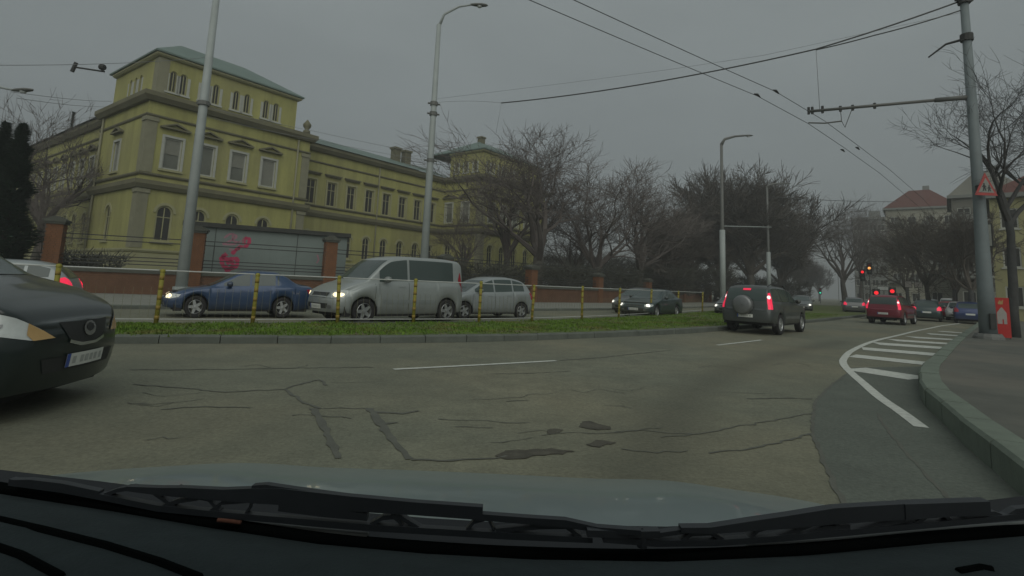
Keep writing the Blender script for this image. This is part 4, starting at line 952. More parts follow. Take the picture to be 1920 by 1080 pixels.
    SURF[key] = dict(S=S, me=me, bvh=bvh, top=top, belt=belt, plan=plan, rwf=rwf, hw=hw, cache={}); return SURF[key]
def decal(C, poly, view, off=.006, step=.07):
    """a thin panel that follows the body: a 2-D outline thrown onto it from the side, front, rear, top or a corner"""
    L = C['S']['L']
    if view in ('left', 'right'):
        sg = 1 if view == 'left' else -1; o = lambda a, b: Vector((a, sg*3, b)); d = Vector((0, -sg, 0))
    elif view == 'front': o = lambda a, b: Vector((4, a, b)); d = Vector((-1, 0, 0))
    elif view == 'rear': o = lambda a, b: Vector((-4, a, b)); d = Vector((1, 0, 0))
    else:                       # ('corner', yaw): outline axes are tangent and z, thrown along the yaw direction
        yaw = view[1]; cxy = Vector(view[2]+(0,)); dirv = Vector((math.cos(yaw), math.sin(yaw), 0)); tan = Vector((-math.sin(yaw), math.cos(yaw), 0))
        o = lambda a, b: cxy+dirv*2.5+tan*a+Vector((0, 0, b)); d = -dirv
    bm = bmesh.new(); bm.faces.new([bm.verts.new((p[0], p[1], 0)) for p in poly])
    xs = [p[0] for p in poly]; ys = [p[1] for p in poly]
    for lo, hi, no in ((min(xs), max(xs), (1, 0, 0)), (min(ys), max(ys), (0, 1, 0))):
        k = int((hi-lo)/step)
        for i in range(1, k+1):
            v = lo+(hi-lo)*i/(k+1); bmesh.ops.bisect_plane(bm, geom=bm.verts[:]+bm.edges[:]+bm.faces[:], plane_co=(v*no[0], v*no[1], 0), plane_no=no)
    bm.verts.ensure_lookup_table(); bvh = C['bvh']; bad = []
    for v in bm.verts:
        q = o(v.co.x, v.co.y); h, nn, _, _ = bvh.ray_cast(q, d)
        if h is None: h, nn, _, _ = bvh.find_nearest(q+d*2.2)
        if nn.dot(d) > 0: nn = -nn
        v.co = h+nn*off
    if any(f.normal.dot(-d) < 0 for f in bm.faces): pass
    bmesh.ops.recalc_face_normals(bm, faces=bm.faces[:]); bm.normal_update()
    if sum(f.normal.dot(d)*f.calc_area() for f in bm.faces) > 0:
        bmesh.ops.reverse_faces(bm, faces=bm.faces[:])
    me = bpy.data.meshes.new('panel'); bm.to_mesh(me); bm.free()
    for p in me.polygons: p.use_smooth = True
    return me
def ell(cx, cz, rx, rz_, n=16, rot=0):
    return [(cx+rx*math.cos(t)*math.cos(rot)-rz_*math.sin(t)*math.sin(rot), cz+rx*math.cos(t)*math.sin(rot)+rz_*math.sin(t)*math.cos(rot)) for t in [2*math.pi*i/n for i in range(n)]]
def car(label, key, pnt, pos, heading, head='off', tail='off', cat='car', group=None, extras=(), name='car', sc=1, rim='rim', grille=True, plate=True, simple=False):
    C = car_shape(key); S = C['S']; L, hw, r = S['L'], C['hw'], S['r']; top, belt = C['top'], C['belt']
    t = thing(name, label, cat, pos, heading, group); t.scale = (sc, sc, sc)
    body = ob('body', C['me'], t, m=pnt)
    X = lambda s: L/2-s
    def put(nm, ck, poly, view, mt, off=.006, parent=None, step=.08):
        if ck not in C['cache']:
            me = decal(C, poly() if callable(poly) else poly, view, off, step); me.name = nm; me.materials.append(MAT[mt]); C['cache'][ck] = me
        return ob(nm, C['cache'][ck], parent or t, m=mt)
    # --- glass
    def side_win(a, b):
        ss = [a+(b-a)*i/14 for i in range(15)]; lo = [(s, belt(s)+.045) for s in ss]; hi = [(s, top(s)-.115) for s in ss]
        keep = [i for i in range(15) if hi[i][1] > lo[i][1]+.02]
        return [(X(lo[i][0]), lo[i][1]) for i in keep]+[(X(hi[i][0]), hi[i][1]) for i in reversed(keep)]
    g0 = S['ws'][0]+.35; g1 = S.get('win_end', S['rw'][0]+.12); cuts = [g0]+list(S['pil'])+[g1]
    for sd_ in ('left', 'right'):
        for i in range(len(cuts)-1):
            a = cuts[i]+(.035 if i else 0); b = cuts[i+1]-.035
            put('side_window', f'sw{sd_}{i}', lambda a=a, b=b: side_win(a, b), sd_, 'glass_car')
    def scr(s0, s1, k):
        ss = [s0+(s1-s0)*i/8 for i in range(9)]; f = lambda s: (C['rwf'](s)*hw-.075)
        zz = lambda s: top(s)-.055
        return [(f(s), zz(s)) for s in ss]+[(-f(s), zz(s)) for s in reversed(ss)]
    put('windscreen', 'ws', lambda: scr(S['ws'][0]+.07, S['ws'][1]-.08, 0), 'front', 'glass_car')
    if key == 'van': rp = lambda: [(hw*.72, 1.12), (hw*.72, 1.62), (-hw*.72, 1.62), (-hw*.72, 1.12)]
    elif key == 'suv': rp = lambda: [(hw*.78, 1.13), (hw*.68, 1.54), (-hw*.68, 1.54), (-hw*.78, 1.13)]
    else: rp = lambda: scr(S['rw'][0]+.04, S['rw'][1]-.02, 1)
    put('rear_window', 'rw', rp, 'rear', 'glass_car')
    # --- lamps
    zb_ = top(0)
    hz = {'mpv': .745, 'sedan': .6, 'hatch': .64, 'van': .74, 'mini': .68, 'suv': .8}[key]
    hot = {'on': 'head_on', 'warm': 'head_warm'}.get(head)
    for sg, sd_ in ((1, 'l'), (-1, 'r')):
        yaw = sg*.62; c = (L/2-.25, sg*(hw-.25))
        if key == 'mpv': po = [(-.30, hz-.075), (-.16, hz-.085), (.02, hz-.05), (.2, hz+.03), (.34, hz+.11), (.3, hz+.125), (.12, hz+.115), (-.06, hz+.06), (-.2, hz-.01)]
        elif key == 'van': po = [(-.18, hz-.1), (.12, hz-.1), (.2, hz+.02), (.17, hz+.1), (-.1, hz+.07), (-.2, hz+.0)]
        else: po = [(-.2, hz-.07), (.05, hz-.075), (.24, hz-.02), (.26, hz+.05), (.05, hz+.07), (-.2, hz+.035)]
        if key == 'mpv': po = [(a*1.15, hz+(b-hz)*1.25) for a, b in po]
        if sg < 0: po = [(-a, b) for a, b in po][::-1]
        hl = put('headlight', 'hl'+sd_, po, ('corner', yaw, c), 'lens', .009)
        if key == 'mpv':
            pa = [(-.315, hz-.08), (-.16, hz-.086), (-.12, hz-.05), (-.13, hz+.025), (-.21, hz-.02)]; pa = [(sg*a*1.15, hz+(b-hz)*1.25) for a, b in pa][::sg]
            put('reflector', 'rf'+sd_, [(sg*a, b) for a, b in ell(.1, hz+.035, .1, .07)][::sg], ('corner', yaw, c), 'rim_dark', .012, hl); put('lamp_bowl', 'rb'+sd_, [(sg*a, b) for a, b in ell(.1, hz+.035, .055, .045)][::sg], ('corner', yaw, c), 'lens', .0145, hl)
            put('indicator', 'in'+sd_, pa, ('corner', yaw, c), 'lens_amber', .014, hl)
        if hot:
            e = ell(sg*-.03, hz, .1, .06) if key != 'van' else ell(sg*0, hz-.02, .13, .055); put('bulb', f'bulb{sd_}', e, ('corner', yaw, c), hot, .016, hl)
    lit = tail in ('on', 'brake'); tm_ = 'tail_on' if lit else 'tail'
    for sg, sd_ in ((1, 'l'), (-1, 'r')):
        yaw = math.pi-sg*(.12 if key == 'van' else .45); c = (-L/2+.2, sg*(hw-.2))
        if key in ('suv', 'van'): po = [(-.04, .86), (.12, .86), (.10, 1.2), (.06, 1.42), (-.02, 1.4), (-.06, 1.15)]
        elif key in ('hatch', 'mini', 'mpv'): po = [(-.16, .74), (.16, .76), (.16, 1.0), (.02, 1.04), (-.14, .9)]
        else: po = [(-.22, .74), (.16, .74), (.18, .88), (-.2, .88)]
        po = [(-sg*a, b) for a, b in po][::-sg]
        tl = put('tail_light', 'tl'+sd_, po, ('corner', yaw, c), tm_, .009)
        if lit: pz = 1.26 if key in ('suv', 'van') else .86; put('brake_lamp', f'br{sd_}', ell(0, pz, .055, .06), ('corner', yaw, c), 'brake_hot' if tail == 'brake' else 'tail_on', .016, tl)
    # --- grille, bumpers, plates
    if grille:
        gz = hz-.03
        if key == 'mpv': gp_ = [(-.34, gz+.05), (.34, gz+.05), (.24, gz-.1), (.1, gz-.135), (-.1, gz-.135), (-.24, gz-.1)]
        else: gp_ = [(-.42, gz+.05), (.42, gz+.05), (.38, gz-.07), (-.38, gz-.07)]
        g = put('grille', 'gr', gp_, 'front', 'black_trim', .008)
        if key == 'mpv':
            put('grille_chrome', 'grc', [(-.24, gz-.1), (-.1, gz-.135), (.1, gz-.135), (.24, gz-.1), (.25, gz-.125), (.11, gz-.162), (-.11, gz-.162), (-.25, gz-.125)], 'front', 'chrome', .014, g)
            put('badge', 'bd', ell(0, gz-.02, .085, .065), 'front', 'chrome', .02, g)
            put('badge_centre', 'bd2', ell(0, gz-.01, .05, .035), 'front', 'black_trim', .024, g)
    lz = {'suv': .5, 'van': .4, 'mpv': .38}.get(key, .37)
    put('air_intake', 'ai', [(-.5, lz+.1), (.5, lz+.1), (.45, lz-.02), (-.45, lz-.02)], 'front', 'black_trim', .007)
    if key in ('suv', 'van'):
        for sd_ in ('left', 'right'): put('side_moulding', 'sm'+sd_, [(X(1.3), .52), (X(1.3), .62), (X(S['wb'][1]-.45), .62), (X(S['wb'][1]-.45), .52)], sd_, 'p_grey' if key == 'suv' else 'p_silver2', .012)
    for sg, sd_ in (() if key == 'mpv' else ((1, 'l'), (-1, 'r'))):
        put('fog_light', 'fg'+sd_, ell(sg*.55, lz+.02, .07, .045, 12), 'front', 'rim_dark', .01)
    if plate:
        for vw, zz in (('front', {'mpv': .44, 'suv': .55}.get(key, .42)), ('rear', {'suv': .62, 'van': .62, 'sedan': .8}.get(key, .62))):
            px_ = [(-.26, zz-.055), (.26, zz-.055), (.26, zz+.055), (-.26, zz+.055)]
            pl_ = put('number_plate', 'np'+vw, px_, vw, 'plate_white', .018)
            sgn = 1 if vw == 'rear' else -1
            put('plate_band', 'npb'+vw, [(a*sgn*-1, b) for a, b in [(-.26, zz-.055), (-.22, zz-.055), (-.22, zz+.055), (-.26, zz+.055)]], vw, 'plate_blue', .021, pl_)
            if not simple:
                for k, a in enumerate((-.17, -.075, -.01, .055, .12, .2)): put('plate_mark', f'npm{vw}{k}', [(a-.02, zz-.03), (a+.022, zz-.03), (a+.022, zz+.03), (a-.02, zz+.03)], vw, 'plate_ink', .021, pl_)
    # --- seams, handles, mirrors
    if not simple:
        for sd_ in ('left', 'right'):
            y = 1 if sd_ == 'left' else -1
            for k, s in enumerate([S['ws'][0]+.22]+list(S['pil'])[:2]):
                z0, z1 = S.get('sill', .24)+.12, belt(s)+.01
                put('door_seam', f'ds{sd_}{k}', [(X(s)-.006, z0), (X(s)+.006, z0), (X(s)+.006, z1), (X(s)-.006, z1)], sd_, 'black_trim', .003)
            for k, s in enumerate([p-.22 for p in S['pil']][:2]):
                put('door_handle', f'dh{sd_}{k}', [(X(s)-.09, belt(s)-.12), (X(s)+.09, belt(s)-.12), (X(s)+.09, belt(s)-.085), (X(s)-.09, belt(s)-.085)], sd_, pnt, .02)
    if 'mir' not in C['cache']:
        mm_ = MB(); rows = []
        for (x, sc_) in ((-.09, .3), (-.08, .8), (-.03, 1), (.03, .92), (.07, .6), (.085, .2)): rows.append([(x, .1*sc_*math.cos(a), .085*sc_*math.sin(a)) for a in [2*math.pi*k/12 for k in range(13)]])
        mm_.grid(rows); C['cache']['mir'] = mm_.mesh('wing_mirror', 'black_trim', True)
    for sg in (1, -1):
        s = S['ws'][0]+.5; ob('wing_mirror', C['cache']['mir'], t, (X(s), sg*(hw+.07), belt(s)+.1), m=pnt)
    # --- underside and wheels
    if 'ub' not in C['cache']:
        u = MB(); sl = S.get('sill', .24)
        w0, w1 = S['wb']; Ra = r+.06
        for a, b in ((.25, w0-Ra), (w0+Ra, w1-Ra), (w1+Ra, L-.25)):
            if b > a: u.box(X(b), X(a), -hw+.06, hw-.06, sl-.05, sl+.2)
        u.box(X(L-.2), X(.2), -hw+.26, hw-.26, sl-.02, sl+.5); C['cache']['ub'] = u.mesh('underbody', 'rubber')
    ob('underbody', C['cache']['ub'], t)
    for k in S['wb']:
        for sg in (1, -1):
            wh = ob('wheel', WH[0], t, (X(k), sg*(hw-.125), r)); q = r/.315; wh.scale = (q, sg*q, q); ob('rim', WH[1], wh, m=rim); ob('brake_disc', WH[2], wh)
    if 'spare' in extras:
        m = MB(); m.lathe([(.02, -.12), (.26, -.12), (.315, -.09), (.33, -.03), (.33, .1), (.3, .13), (.02, .13)], 28, 'x'); m.build('spare_wheel_cover', 'rim_dark', t, (-L/2-.13, .05, .98), smooth=True)
    if 'third' in extras: put('high_brake_light', 'hb', [(-.13, 1.48), (.13, 1.48), (.13, 1.54), (-.13, 1.54)], 'rear', 'tail_on', .02)
    if 'rails' in extras:
        for sg in (1, -1):
            m = MB(); m.tube([(X(2.0), sg*hw*.66, top(2.0)), (X(2.3), sg*hw*.67, S['H']+.03), (X(3.6), sg*hw*.67, S['H']+.03), (X(3.9), sg*hw*.66, top(3.9)-.02)], .018, 6); m.build('roof_rail', 'black_trim', t)
    if 'wiper' in extras: put('rear_wiper', 'rwp', [(-.25, 1.16), (.1, 1.18), (.1, 1.2), (-.25, 1.18)], 'rear', 'black_trim', .014)
    return t
def head_of(a, b): return math.atan2(b[1]-a[1], b[0]-a[0])
def by_wheels(key, rear, front, nearside):
    """pose from the ground contact of the two wheels on the side we see; nearside 'left'/'right' of the car"""
    C = car_shape(key); S = C['S']; h = head_of(rear, front); L = S['L']; mid = Vector(((rear[0]+front[0])/2, (rear[1]+front[1])/2, 0))
    cx = L/2-(S['wb'][0]+S['wb'][1])/2; f = Vector((math.cos(h), math.sin(h), 0)); l = Vector((-f.y, f.x, 0)); sg = 1 if nearside == 'left' else -1
    p = mid-f*cx-l*sg*(C['hw']-.12); return (p.x, p.y, 0), h
# the black car crossing from the left
h = R(9); p = (-4.27-2.37*math.cos(h), 5.36-2.37*math.sin(h), 0)
car('near black people carrier cutting in from the left edge, amber indicators beside its headlight', 'mpv', 'p_black', p, h, group=None, sc=1.08)
# far carriageway, driving left
FL = 'cars driving left beyond the median'
p, h = by_wheels('sedan', (-7.07, 17.1), (-9.15, 15.75), 'left'); car('dark blue saloon with lit warm headlight passing in front of the grey cabin', 'sedan', 'p_blue', p, h, 'warm', 'off', group=FL).scale = (.91, .97, 1.02)
p, h = by_wheels('van', (-2.15, 18.4), (-4.45, 16.0), 'left'); car('boxy silver van with tall side windows and a warm lit headlight', 'van', 'p_silver', p, h, 'warm', cat='van', name='van', group=FL, sc=1.17)
p, h = by_wheels('mini', (.45, 21.6), (-1.6, 20.0), 'left'); car('silver hatchback following close behind the silver van', 'mini', 'p_silver2', p, h, 'off', group=FL)
car('silver car at the left edge with one red tail light above the black car', 'hatch', 'p_silver2', (-13.55, 13.8, 0), head_of((0, 0), (-2.0, -1.1)), 'off', 'on', group=FL)
p, h = by_wheels('sedan', (9.1, 28.8), (6.85, 25.9), 'left'); car('dark green saloon with both headlights lit behind the railing', 'sedan', 'p_green', p, h, 'on', group=FL)
car('car with one lit headlight showing left of the dark green saloon', 'hatch', 'p_grey', (7.55, 31.3, 0), h+.02, 'on', group=FL)
car('grey car half hidden behind the grey car with the spare wheel', 'sedan', 'p_grey', (14.2, 33.7, 0), head_of((0, 0), (-.56, -.83)), 'on', group=FL)
car('distant car with bright headlights right of the spare wheel car', 'hatch', 'p_grey', (26.4, 48.5, 0), head_of((0, 0), (-.5, -.86)), 'on', group=FL, simple=True)
car('distant white van with headlights above the brighter distant pair', 'van', 'p_white', (29.6, 59, 0), head_of((0, 0), (-.48, -.87)), 'on', cat='van', name='van', group=FL, simple=True)
# our carriageway
OW = 'cars driving away on the right'
p, h = by_wheels('suv', (9.35, 18.75), (11.2, 20.75), 'right'); car('dark grey off-roader with covered spare wheel and glowing brake lights', 'suv', 'p_suv', p, h, 'off', 'brake', extras=('spare', 'third', 'rails', 'wiper'), group=OW)
car('dark red crossover braking in the queue under the traffic lights', 'suv', 'p_red', (22.35, 31.4, 0), head_of((0, 0), (.73, .68)), 'off', 'brake', sc=.97, group=OW, grille=False, extras=('wiper',))
car('dark teal car ahead of the red crossover, seen from behind', 'hatch', 'p_teal', (30.2, 38.9, 0), head_of((0, 0), (.62, .78)), 'off', 'on', group=OW, simple=True)
car('blue hatchback seen from behind, nearest to the mast', 'hatch', 'p_navy', (31.9, 37.3, 0), head_of((0, 0), (.64, .77)), group=OW, simple=True)
car('white car almost hidden behind the left side of the red crossover', 'mini', 'p_white', (26.4, 38.0, 0), head_of((0, 0), (.62, .78)), 'off', 'brake', group=OW, simple=True)
car('bright red car parked right of the dark teal car', 'hatch', 'p_redbright', (36.5, 44.4, 0), head_of((0, 0), (.7, .71)), group=OW, simple=True)
car('white car parked left of the blue hatchback, facing us', 'hatch', 'p_white', (35.2, 42.0, 0), head_of((0, 0), (-.66, -.75)), group=OW, simple=True)
car('silver car beyond the dark teal car', 'mini', 'p_silver2', (41, 52.5, 0), head_of((0, 0), (-.66, -.75)), group=OW, simple=True)
car('pale van farthest along the parked row', 'van', 'p_white', (47.5, 58, 0), head_of((0, 0), (-.66, -.75)), cat='van', name='van', group=OW, simple=True)
car('small grey car on the grass side left of the red crossover', 'hatch', 'p_grey', (32, 50, 0), head_of((0, 0), (.5, .86)), 'off', 'on', group=OW, simple=True)

# ================================================================== buildings along the right street
def plain_window(w_, h):
    k = ('plain', w_, h)
    if k not in WMESH:
        m = MB(); t = .09
        for x0, x1, z0, z1 in ((-w_/2, -w_/2+t, 0, h), (w_/2-t, w_/2, 0, h), (-w_/2+t, w_/2-t, 0, t), (-w_/2+t, w_/2-t, h-t, h), (-.04, .04, t, h-t)): m.box(x0, x1, .05, .14, z0, z1)
        m.box(-w_/2-.12, w_/2+.12, -.1, .02, -.12, -.01)
        p = MB(); p.quad((-w_/2+t, .11, t), (w_/2-t, .11, t), (w_/2-t, .11, h-t), (-w_/2+t, .11, h-t)); WMESH[k] = (m.mesh('window', 'white_frame'), p.mesh('pane', 'pane_dark'))
    return WMESH[k]
def plain_facade(root, org, rz_, L, H, floors, cols, wall, w_=1.2, h=1.5, first=1.2, balcony=None):
    m = MB(); D = .2; fh = (H-.6)/floors; z = 0; cs = [L*(i+.5)/cols for i in range(cols)]
    for f in range(floors):
        zb = first+f*fh; zt = zb+min(h, fh-.9); m.quad((0, 0, z), (L, 0, z), (L, 0, zb), (0, 0, zb)); x = 0
        for c in cs:
            a, b = c-w_/2, c+w_/2; m.quad((x, 0, zb), (a, 0, zb), (a, 0, zt), (x, 0, zt)); x = b
            m.quad((a, 0, zb), (a, D, zb), (a, D, zt), (a, 0, zt)); m.quad((b, 0, zb), (b, 0, zt), (b, D, zt), (b, D, zb)); m.quad((a, 0, zb), (b, 0, zb), (b, D, zb), (a, D, zb)); m.quad((a, 0, zt), (a, D, zt), (b, D, zt), (b, 0, zt))
            fm, pm_ = plain_window(w_, round(zt-zb, 2)); o = ob('window', fm, root, rotp(org, rz_, c, 0, zb), rz_); ob('pane', pm_, o)
        m.quad((x, 0, zb), (L, 0, zb), (L, 0, zt), (x, 0, zt)); z = zt
    m.quad((0, 0, z), (L, 0, z), (L, 0, H), (0, 0, H)); m.quad((0, .9, 0), (L, .9, 0), (L, .9, H), (0, .9, H))
    m.build('wall', wall, root, rotp(org, rz_, 0, 0, 0), rz_)
    if balcony:
        for f in range(1, floors):
            for c in cs[::2]:
                b = MB(); z0 = first+f*fh-.25; b.box(-1.1, 1.1, -1.0, -.0, 0, .14)
                for xx in (-1.1, -.55, 0, .55, 1.06): b.box(xx, xx+.04, -1.0, -.96, .14, 1.0)
                b.box(-1.1, 1.1, -1.02, -.95, 1.0, 1.06); b.box(-1.1, 1.1, -.97, -.955, .2, .85); b.build('balcony', balcony, root, rotp(org, rz_, c, 0, z0), rz_)
def block(label, p0, p1, depth, H, floors, cols, sidecols, wall, roof='flat', roofh=3., roofm='roof_red', balcony=None, w_=1.2, h=1.5):
    a, b = Vector((*p0, 0)), Vector((*p1, 0)); L = (b-a).length; ang = math.atan2(b.y-a.y, b.x-a.x)
    t = thing('house', label, 'building', a, ang)
    plain_facade(t, (0, 0), 0, L, H, floors, cols, wall, w_, h, balcony=balcony)
    if sidecols: plain_facade(t, (0, depth), -math.pi/2, depth, H, floors, sidecols, wall, w_, h)
    else: m = MB(); m.quad((0, 0, 0), (0, depth, 0), (0, depth, H), (0, 0, H)); m.build('wall', wall, t)
    m = MB(); m.quad((L, 0, 0), (L, depth, 0), (L, depth, H), (L, 0, H)); m.quad((0, depth, 0), (L, depth, 0), (L, depth, H), (0, depth, H)); m.build('wall', wall, t)
    m = MB(); m.box(-.4, L+.4, -.4, depth+.4, H, H+.35); m.build('cornice', 'plaster_grey', t)
    if roof == 'hip':
        m = MB(); e = .3; k = min(depth, L)*.35; z = H+.36; A = [(-e, -e, z), (L+e, -e, z), (L+e, depth+e, z), (-e, depth+e, z)]; r = [(k, k, z+roofh), (L-k, k, z+roofh), (L-k, depth-k, z+roofh), (k, depth-k, z+roofh)]
        for i in range(4): j = (i+1) % 4; m.quad(A[i], A[j], r[j], r[i])
        m.quad(*r); m.build('roof', roofm, t)
        m = MB(); m.box(L*.55, L*.55+1, depth*.4, depth*.4+.8, z+roofh*.5, z+roofh+1.1); m.build('chimney', 'plaster_grey', t)
    else:
        m = MB(); m.box(.2, L-.2, .2, depth-.2, H+.352, H+.6); m.build('roof', 'plaster_dark', t)
        m = MB(); m.box(L*.3, L*.3+2.2, 2, 4.5, H+.6, H+2.4); m.build('stair_head', 'plaster_grey', t)
    return t
g = lambda px, Y: at(px, 560, Y).xy
block('tall pale house with red hipped roof at the bend of the right street', (68, 96), (76.0, 89.8), 14, 17.5, 5, 4, 0, 'plaster_beige', 'hip', 3.6, balcony='plaster_grey')
block('grey slab building with a blank side behind the lone bare tree', (84, 130), (93.5, 124), 16, 20.5, 6, 7, 0, 'plaster_grey', w_=1.4)
block('dark grey house behind the street trees left of the mast', (51.8, 62), (56.8, 57.9), 12, 13.5, 4, 3, 0, 'plaster_dark', 'hip', 3.0, 'plaster_dark', balcony='plaster_grey')
block('yellow house at the right edge behind the near trees', (36.3, 40), (44, 33), 12, 9.3, 3, 5, 0, 'plaster_yellow', 'hip', 2.6, 'roof_red', w_=1.0)
block('pale low kiosk building behind the parked row', (58.3, 75), (62, 72), 6, 5, 1, 2, 0, 'plaster_beige')

# ================================================================== traffic lights
def signal(label, px, py, Y, which, pole_from=0, arrow=False):
    c = at(px, py, Y); t = thing('traffic_light', label, 'traffic light', (c.x, c.y, 0), math.atan2(-c.x, c.y), 'traffic lights')
    zr = c.z + {'red': 0, 'amber': .36, 'green': .72}[which]
    m = MB(); m.tube([(0, .12, .05), (0, .12, zr+.3)], .06, 8); m.build('pole', 'pole_dark', t)
    m = MB(); m.box(-.18, .18, -.1, .1, zr-.95, zr+.22); m.build('housing', 'black_trim', t)
    m = MB(); m.box(-.26, .26, .1, .12, zr-1.05, zr+.32); m.build('backboard', 'iron', t)
    for k, (nm, on, off) in enumerate((('red', 'signal_red', 'tail'), ('amber', 'signal_amber', 'rust'), ('green', 'signal_green', 'copper'))):
        m = MB(); z = zr-.36*k; m.lathe([(.005, -.16), (.1, -.14), (.15, -.1)], 14, 'y', (0, 0, z)); m.build('lens', on if nm == which else off, t)
        m = MB(); m.prism([(.17*math.cos(a), z+.17*math.sin(a)) for a in [math.pi*i/8 for i in range(9)]]+[(.155*math.cos(a), z+.155*math.sin(a)) for a in [math.pi*i/8 for i in range(8, -1, -1)]], -.26, -.1, 'y'); m.build('hood', 'black_trim', t)
signal('traffic light showing red, left of the amber one, above the red crossover', 1617, 510, 62, 'red')
signal('traffic light showing amber beside the red one above the queue', 1630, 503, 60, 'amber')
signal('lower traffic light showing red directly over the red crossover roof', 1643, 549, 44, 'red')
signal('lower traffic light showing red at the right end of the red crossover', 1673, 546, 44, 'red')
signal('distant traffic light showing green at the end of the street', 1538, 549, 110, 'green')
def plate_sign(label, px, py, Y, w_, h, mt, base=0):
    c = at(px, py, Y); t = thing('sign_plate', label, 'sign', (c.x, c.y, 0), math.atan2(-c.x, c.y), 'small signs along the right street')
    m = MB(); m.box(-w_/2, w_/2, -.02, .02, c.z-h/2, c.z+h/2); m.build('plate', mt, t)
    m = MB(); m.box(-w_/2-.04, w_/2+.04, .022, .05, c.z-h/2-.04, c.z+h/2+.04); m.build('frame', 'iron', t)
    m = MB(); m.tube([(0, .09, .05), (0, .09, c.z+h/2)], .04, 8); m.build('post', 'pole_dark', t)
plate_sign('white rectangular sign left of its twin above the dark teal car', 1703, 533, 50, .5, .55, 'board_white')
plate_sign('white rectangular sign right of its twin above the dark teal car', 1722, 534, 50, .55, .5, 'board_white')
plate_sign('small bluish sign above the lower red traffic lights', 1657, 541, 47, .9, .3, 'rail_pale')
plate_sign('pale rectangular plate hanging beside the mast below the warning sign', 1851, 441, 18.6, .22, .75, 'sign_white')
plate_sign('small pale sign at the far street end, left of the amber light', 1571, 509, 100, 1.0, .3, 'rail_pale')

# ================================================================== warning sign on the mast
c = at(1848, 351, 17.3); sg = thing('warning_sign', 'red bordered triangular warning sign with two walking figures on the mast', 'sign', c, 0)
sg.scale = (1.1, 1.1, 1.1); q = .34
m = MB(); m.prism([(-q, -.25), (q, -.25), (0, .44)], -.012, .012, 'y'); m.build('plate', 'sign_red', sg)
m = MB(); k = .7; m.prism([(-q*k, -.25+.085), (q*k, -.25+.085), (0, .44-.16)], -.018, -.0125, 'y'); m.build('panel', 'sign_white', sg)
def figure(ox, oz, s):
    m = MB(); f = lambda P: [(ox+a*s, oz+b*s) for a, b in P]
    m.prism(f(ell(0, .9, .1, .11, 10)), -.024, -.0185, 'y')
    for P in ([(-.1, .78), (.1, .78), (.13, .4), (-.12, .4)], [(-.12, .4), (.01, .4), (-.1, 0), (-.22, 0)], [(.0, .4), (.13, .4), (.24, .02), (.12, .02)], [(.08, .76), (.3, .5), (.25, .44), (.06, .62)], [(-.08, .76), (-.28, .52), (-.22, .46), (-.06, .62)]): m.prism(f(P), -.024, -.0185, 'y')
    m.build('figure', 'iron', sg)
figure(-.06, -.12, .24); figure(.09, -.13, .19)
m = MB(); m.box(-.05, .05, .013, .3, -.05, .1); m.build('bracket', 'iron', sg)

# ================================================================== red standing board right of the mast
c = gp(1881, 636, .2); bd = thing('advertising_board', 'narrow red standing board with a white house shape, right of the mast', 'board', (c.x, c.y, .2), math.atan2(-c.x, c.y)); bd.scale = (.9, .9, .92)
m = MB(); m.box(-.24, .24, -.05, .05, .06, 1.5); m.build('panel', 'board_red', bd)
for x in (-.22, .18): m = MB(); m.box(x, x+.04, -.16, .16, 0, .058); m.build('foot', 'iron', bd)
m = MB(); m.prism([(-.12, .55), (.02, .55), (.02, .72), (.06, .72), (.06, .55), (.15, .55), (.15, .95), (.03, 1.16), (-.02, 1.12), (-.12, .95)], -.058, -.052, 'y'); m.build('print', 'board_white', bd)
m = MB(); m.prism([(-.08, 1.3), (-.02, 1.42), (.02, 1.36), (.08, 1.44), (.06, 1.26), (-.06, 1.26)], -.058, -.052, 'y'); m.build('print', 'lens_amber', bd)

# ================================================================== the car we sit in: bonnet, wipers, scuttle and dashboard
me_ = thing('own_car', 'front of our own car: grey bonnet, black wipers and dark dashboard', 'car', (-.06, .6, 0))
OFF = Vector((-.06, .6, 0))
def P3(px, py, Y): return at(px, py, Y)-OFF
xc = -.09; hwid = .83
def hood_z(x, y):
    u = (x-xc)/hwid
    return 1.085-.1*(y-.6)-.215*(y-.6)**2-.018*u*u-.055*abs(u)**7+.006*math.exp(-((abs(x-xc)-.42)/.09)**2)
rows = []
for j in range(30):
    row = []
    for i in range(41):
        u = -1+2*i/40; x0 = xc+hwid*u*1.03; yr = .62+.13*u*u; yf = 1.95-.25*u*u
        y = yr+(yf-yr)*j/29; x = xc+(x0-xc)*(1-.10*((y-.6)/1.3)**2); row.append((x-OFF.x, y-OFF.y, hood_z(x0, y)))
    rows.append(row)
MB().grid(rows).build('bonnet', 'hood', me_, smooth=True)
# rolled bonnet edges, wings below
for sgn, i in ((-1, 0), (1, 40)):
    pts = [Vector(r[i])+Vector((0, 0, -.004)) for r in rows]; m = MB(); m.tube(pts, .006, 6); m.build('bonnet_edge', 'hood', me_, smooth=True)
    wr = []
    for r in rows:
        p = Vector(r[i]); wr.append([(p.x+sgn*.012, p.y, p.z-.02), (p.x+sgn*.06, p.y, p.z-.06), (p.x+sgn*.09, p.y, p.z-.2), (p.x+sgn*.09, p.y, .35)])
    MB().grid(wr).build('wing', 'hood', me_, smooth=True)
m = MB(); m.grid([[(r[0], r[1], r[2]-d) for r in rows[-1]] for d in (0.004, .05, .2, .5)]); m.build('front_panel', 'hood', me_, smooth=True)
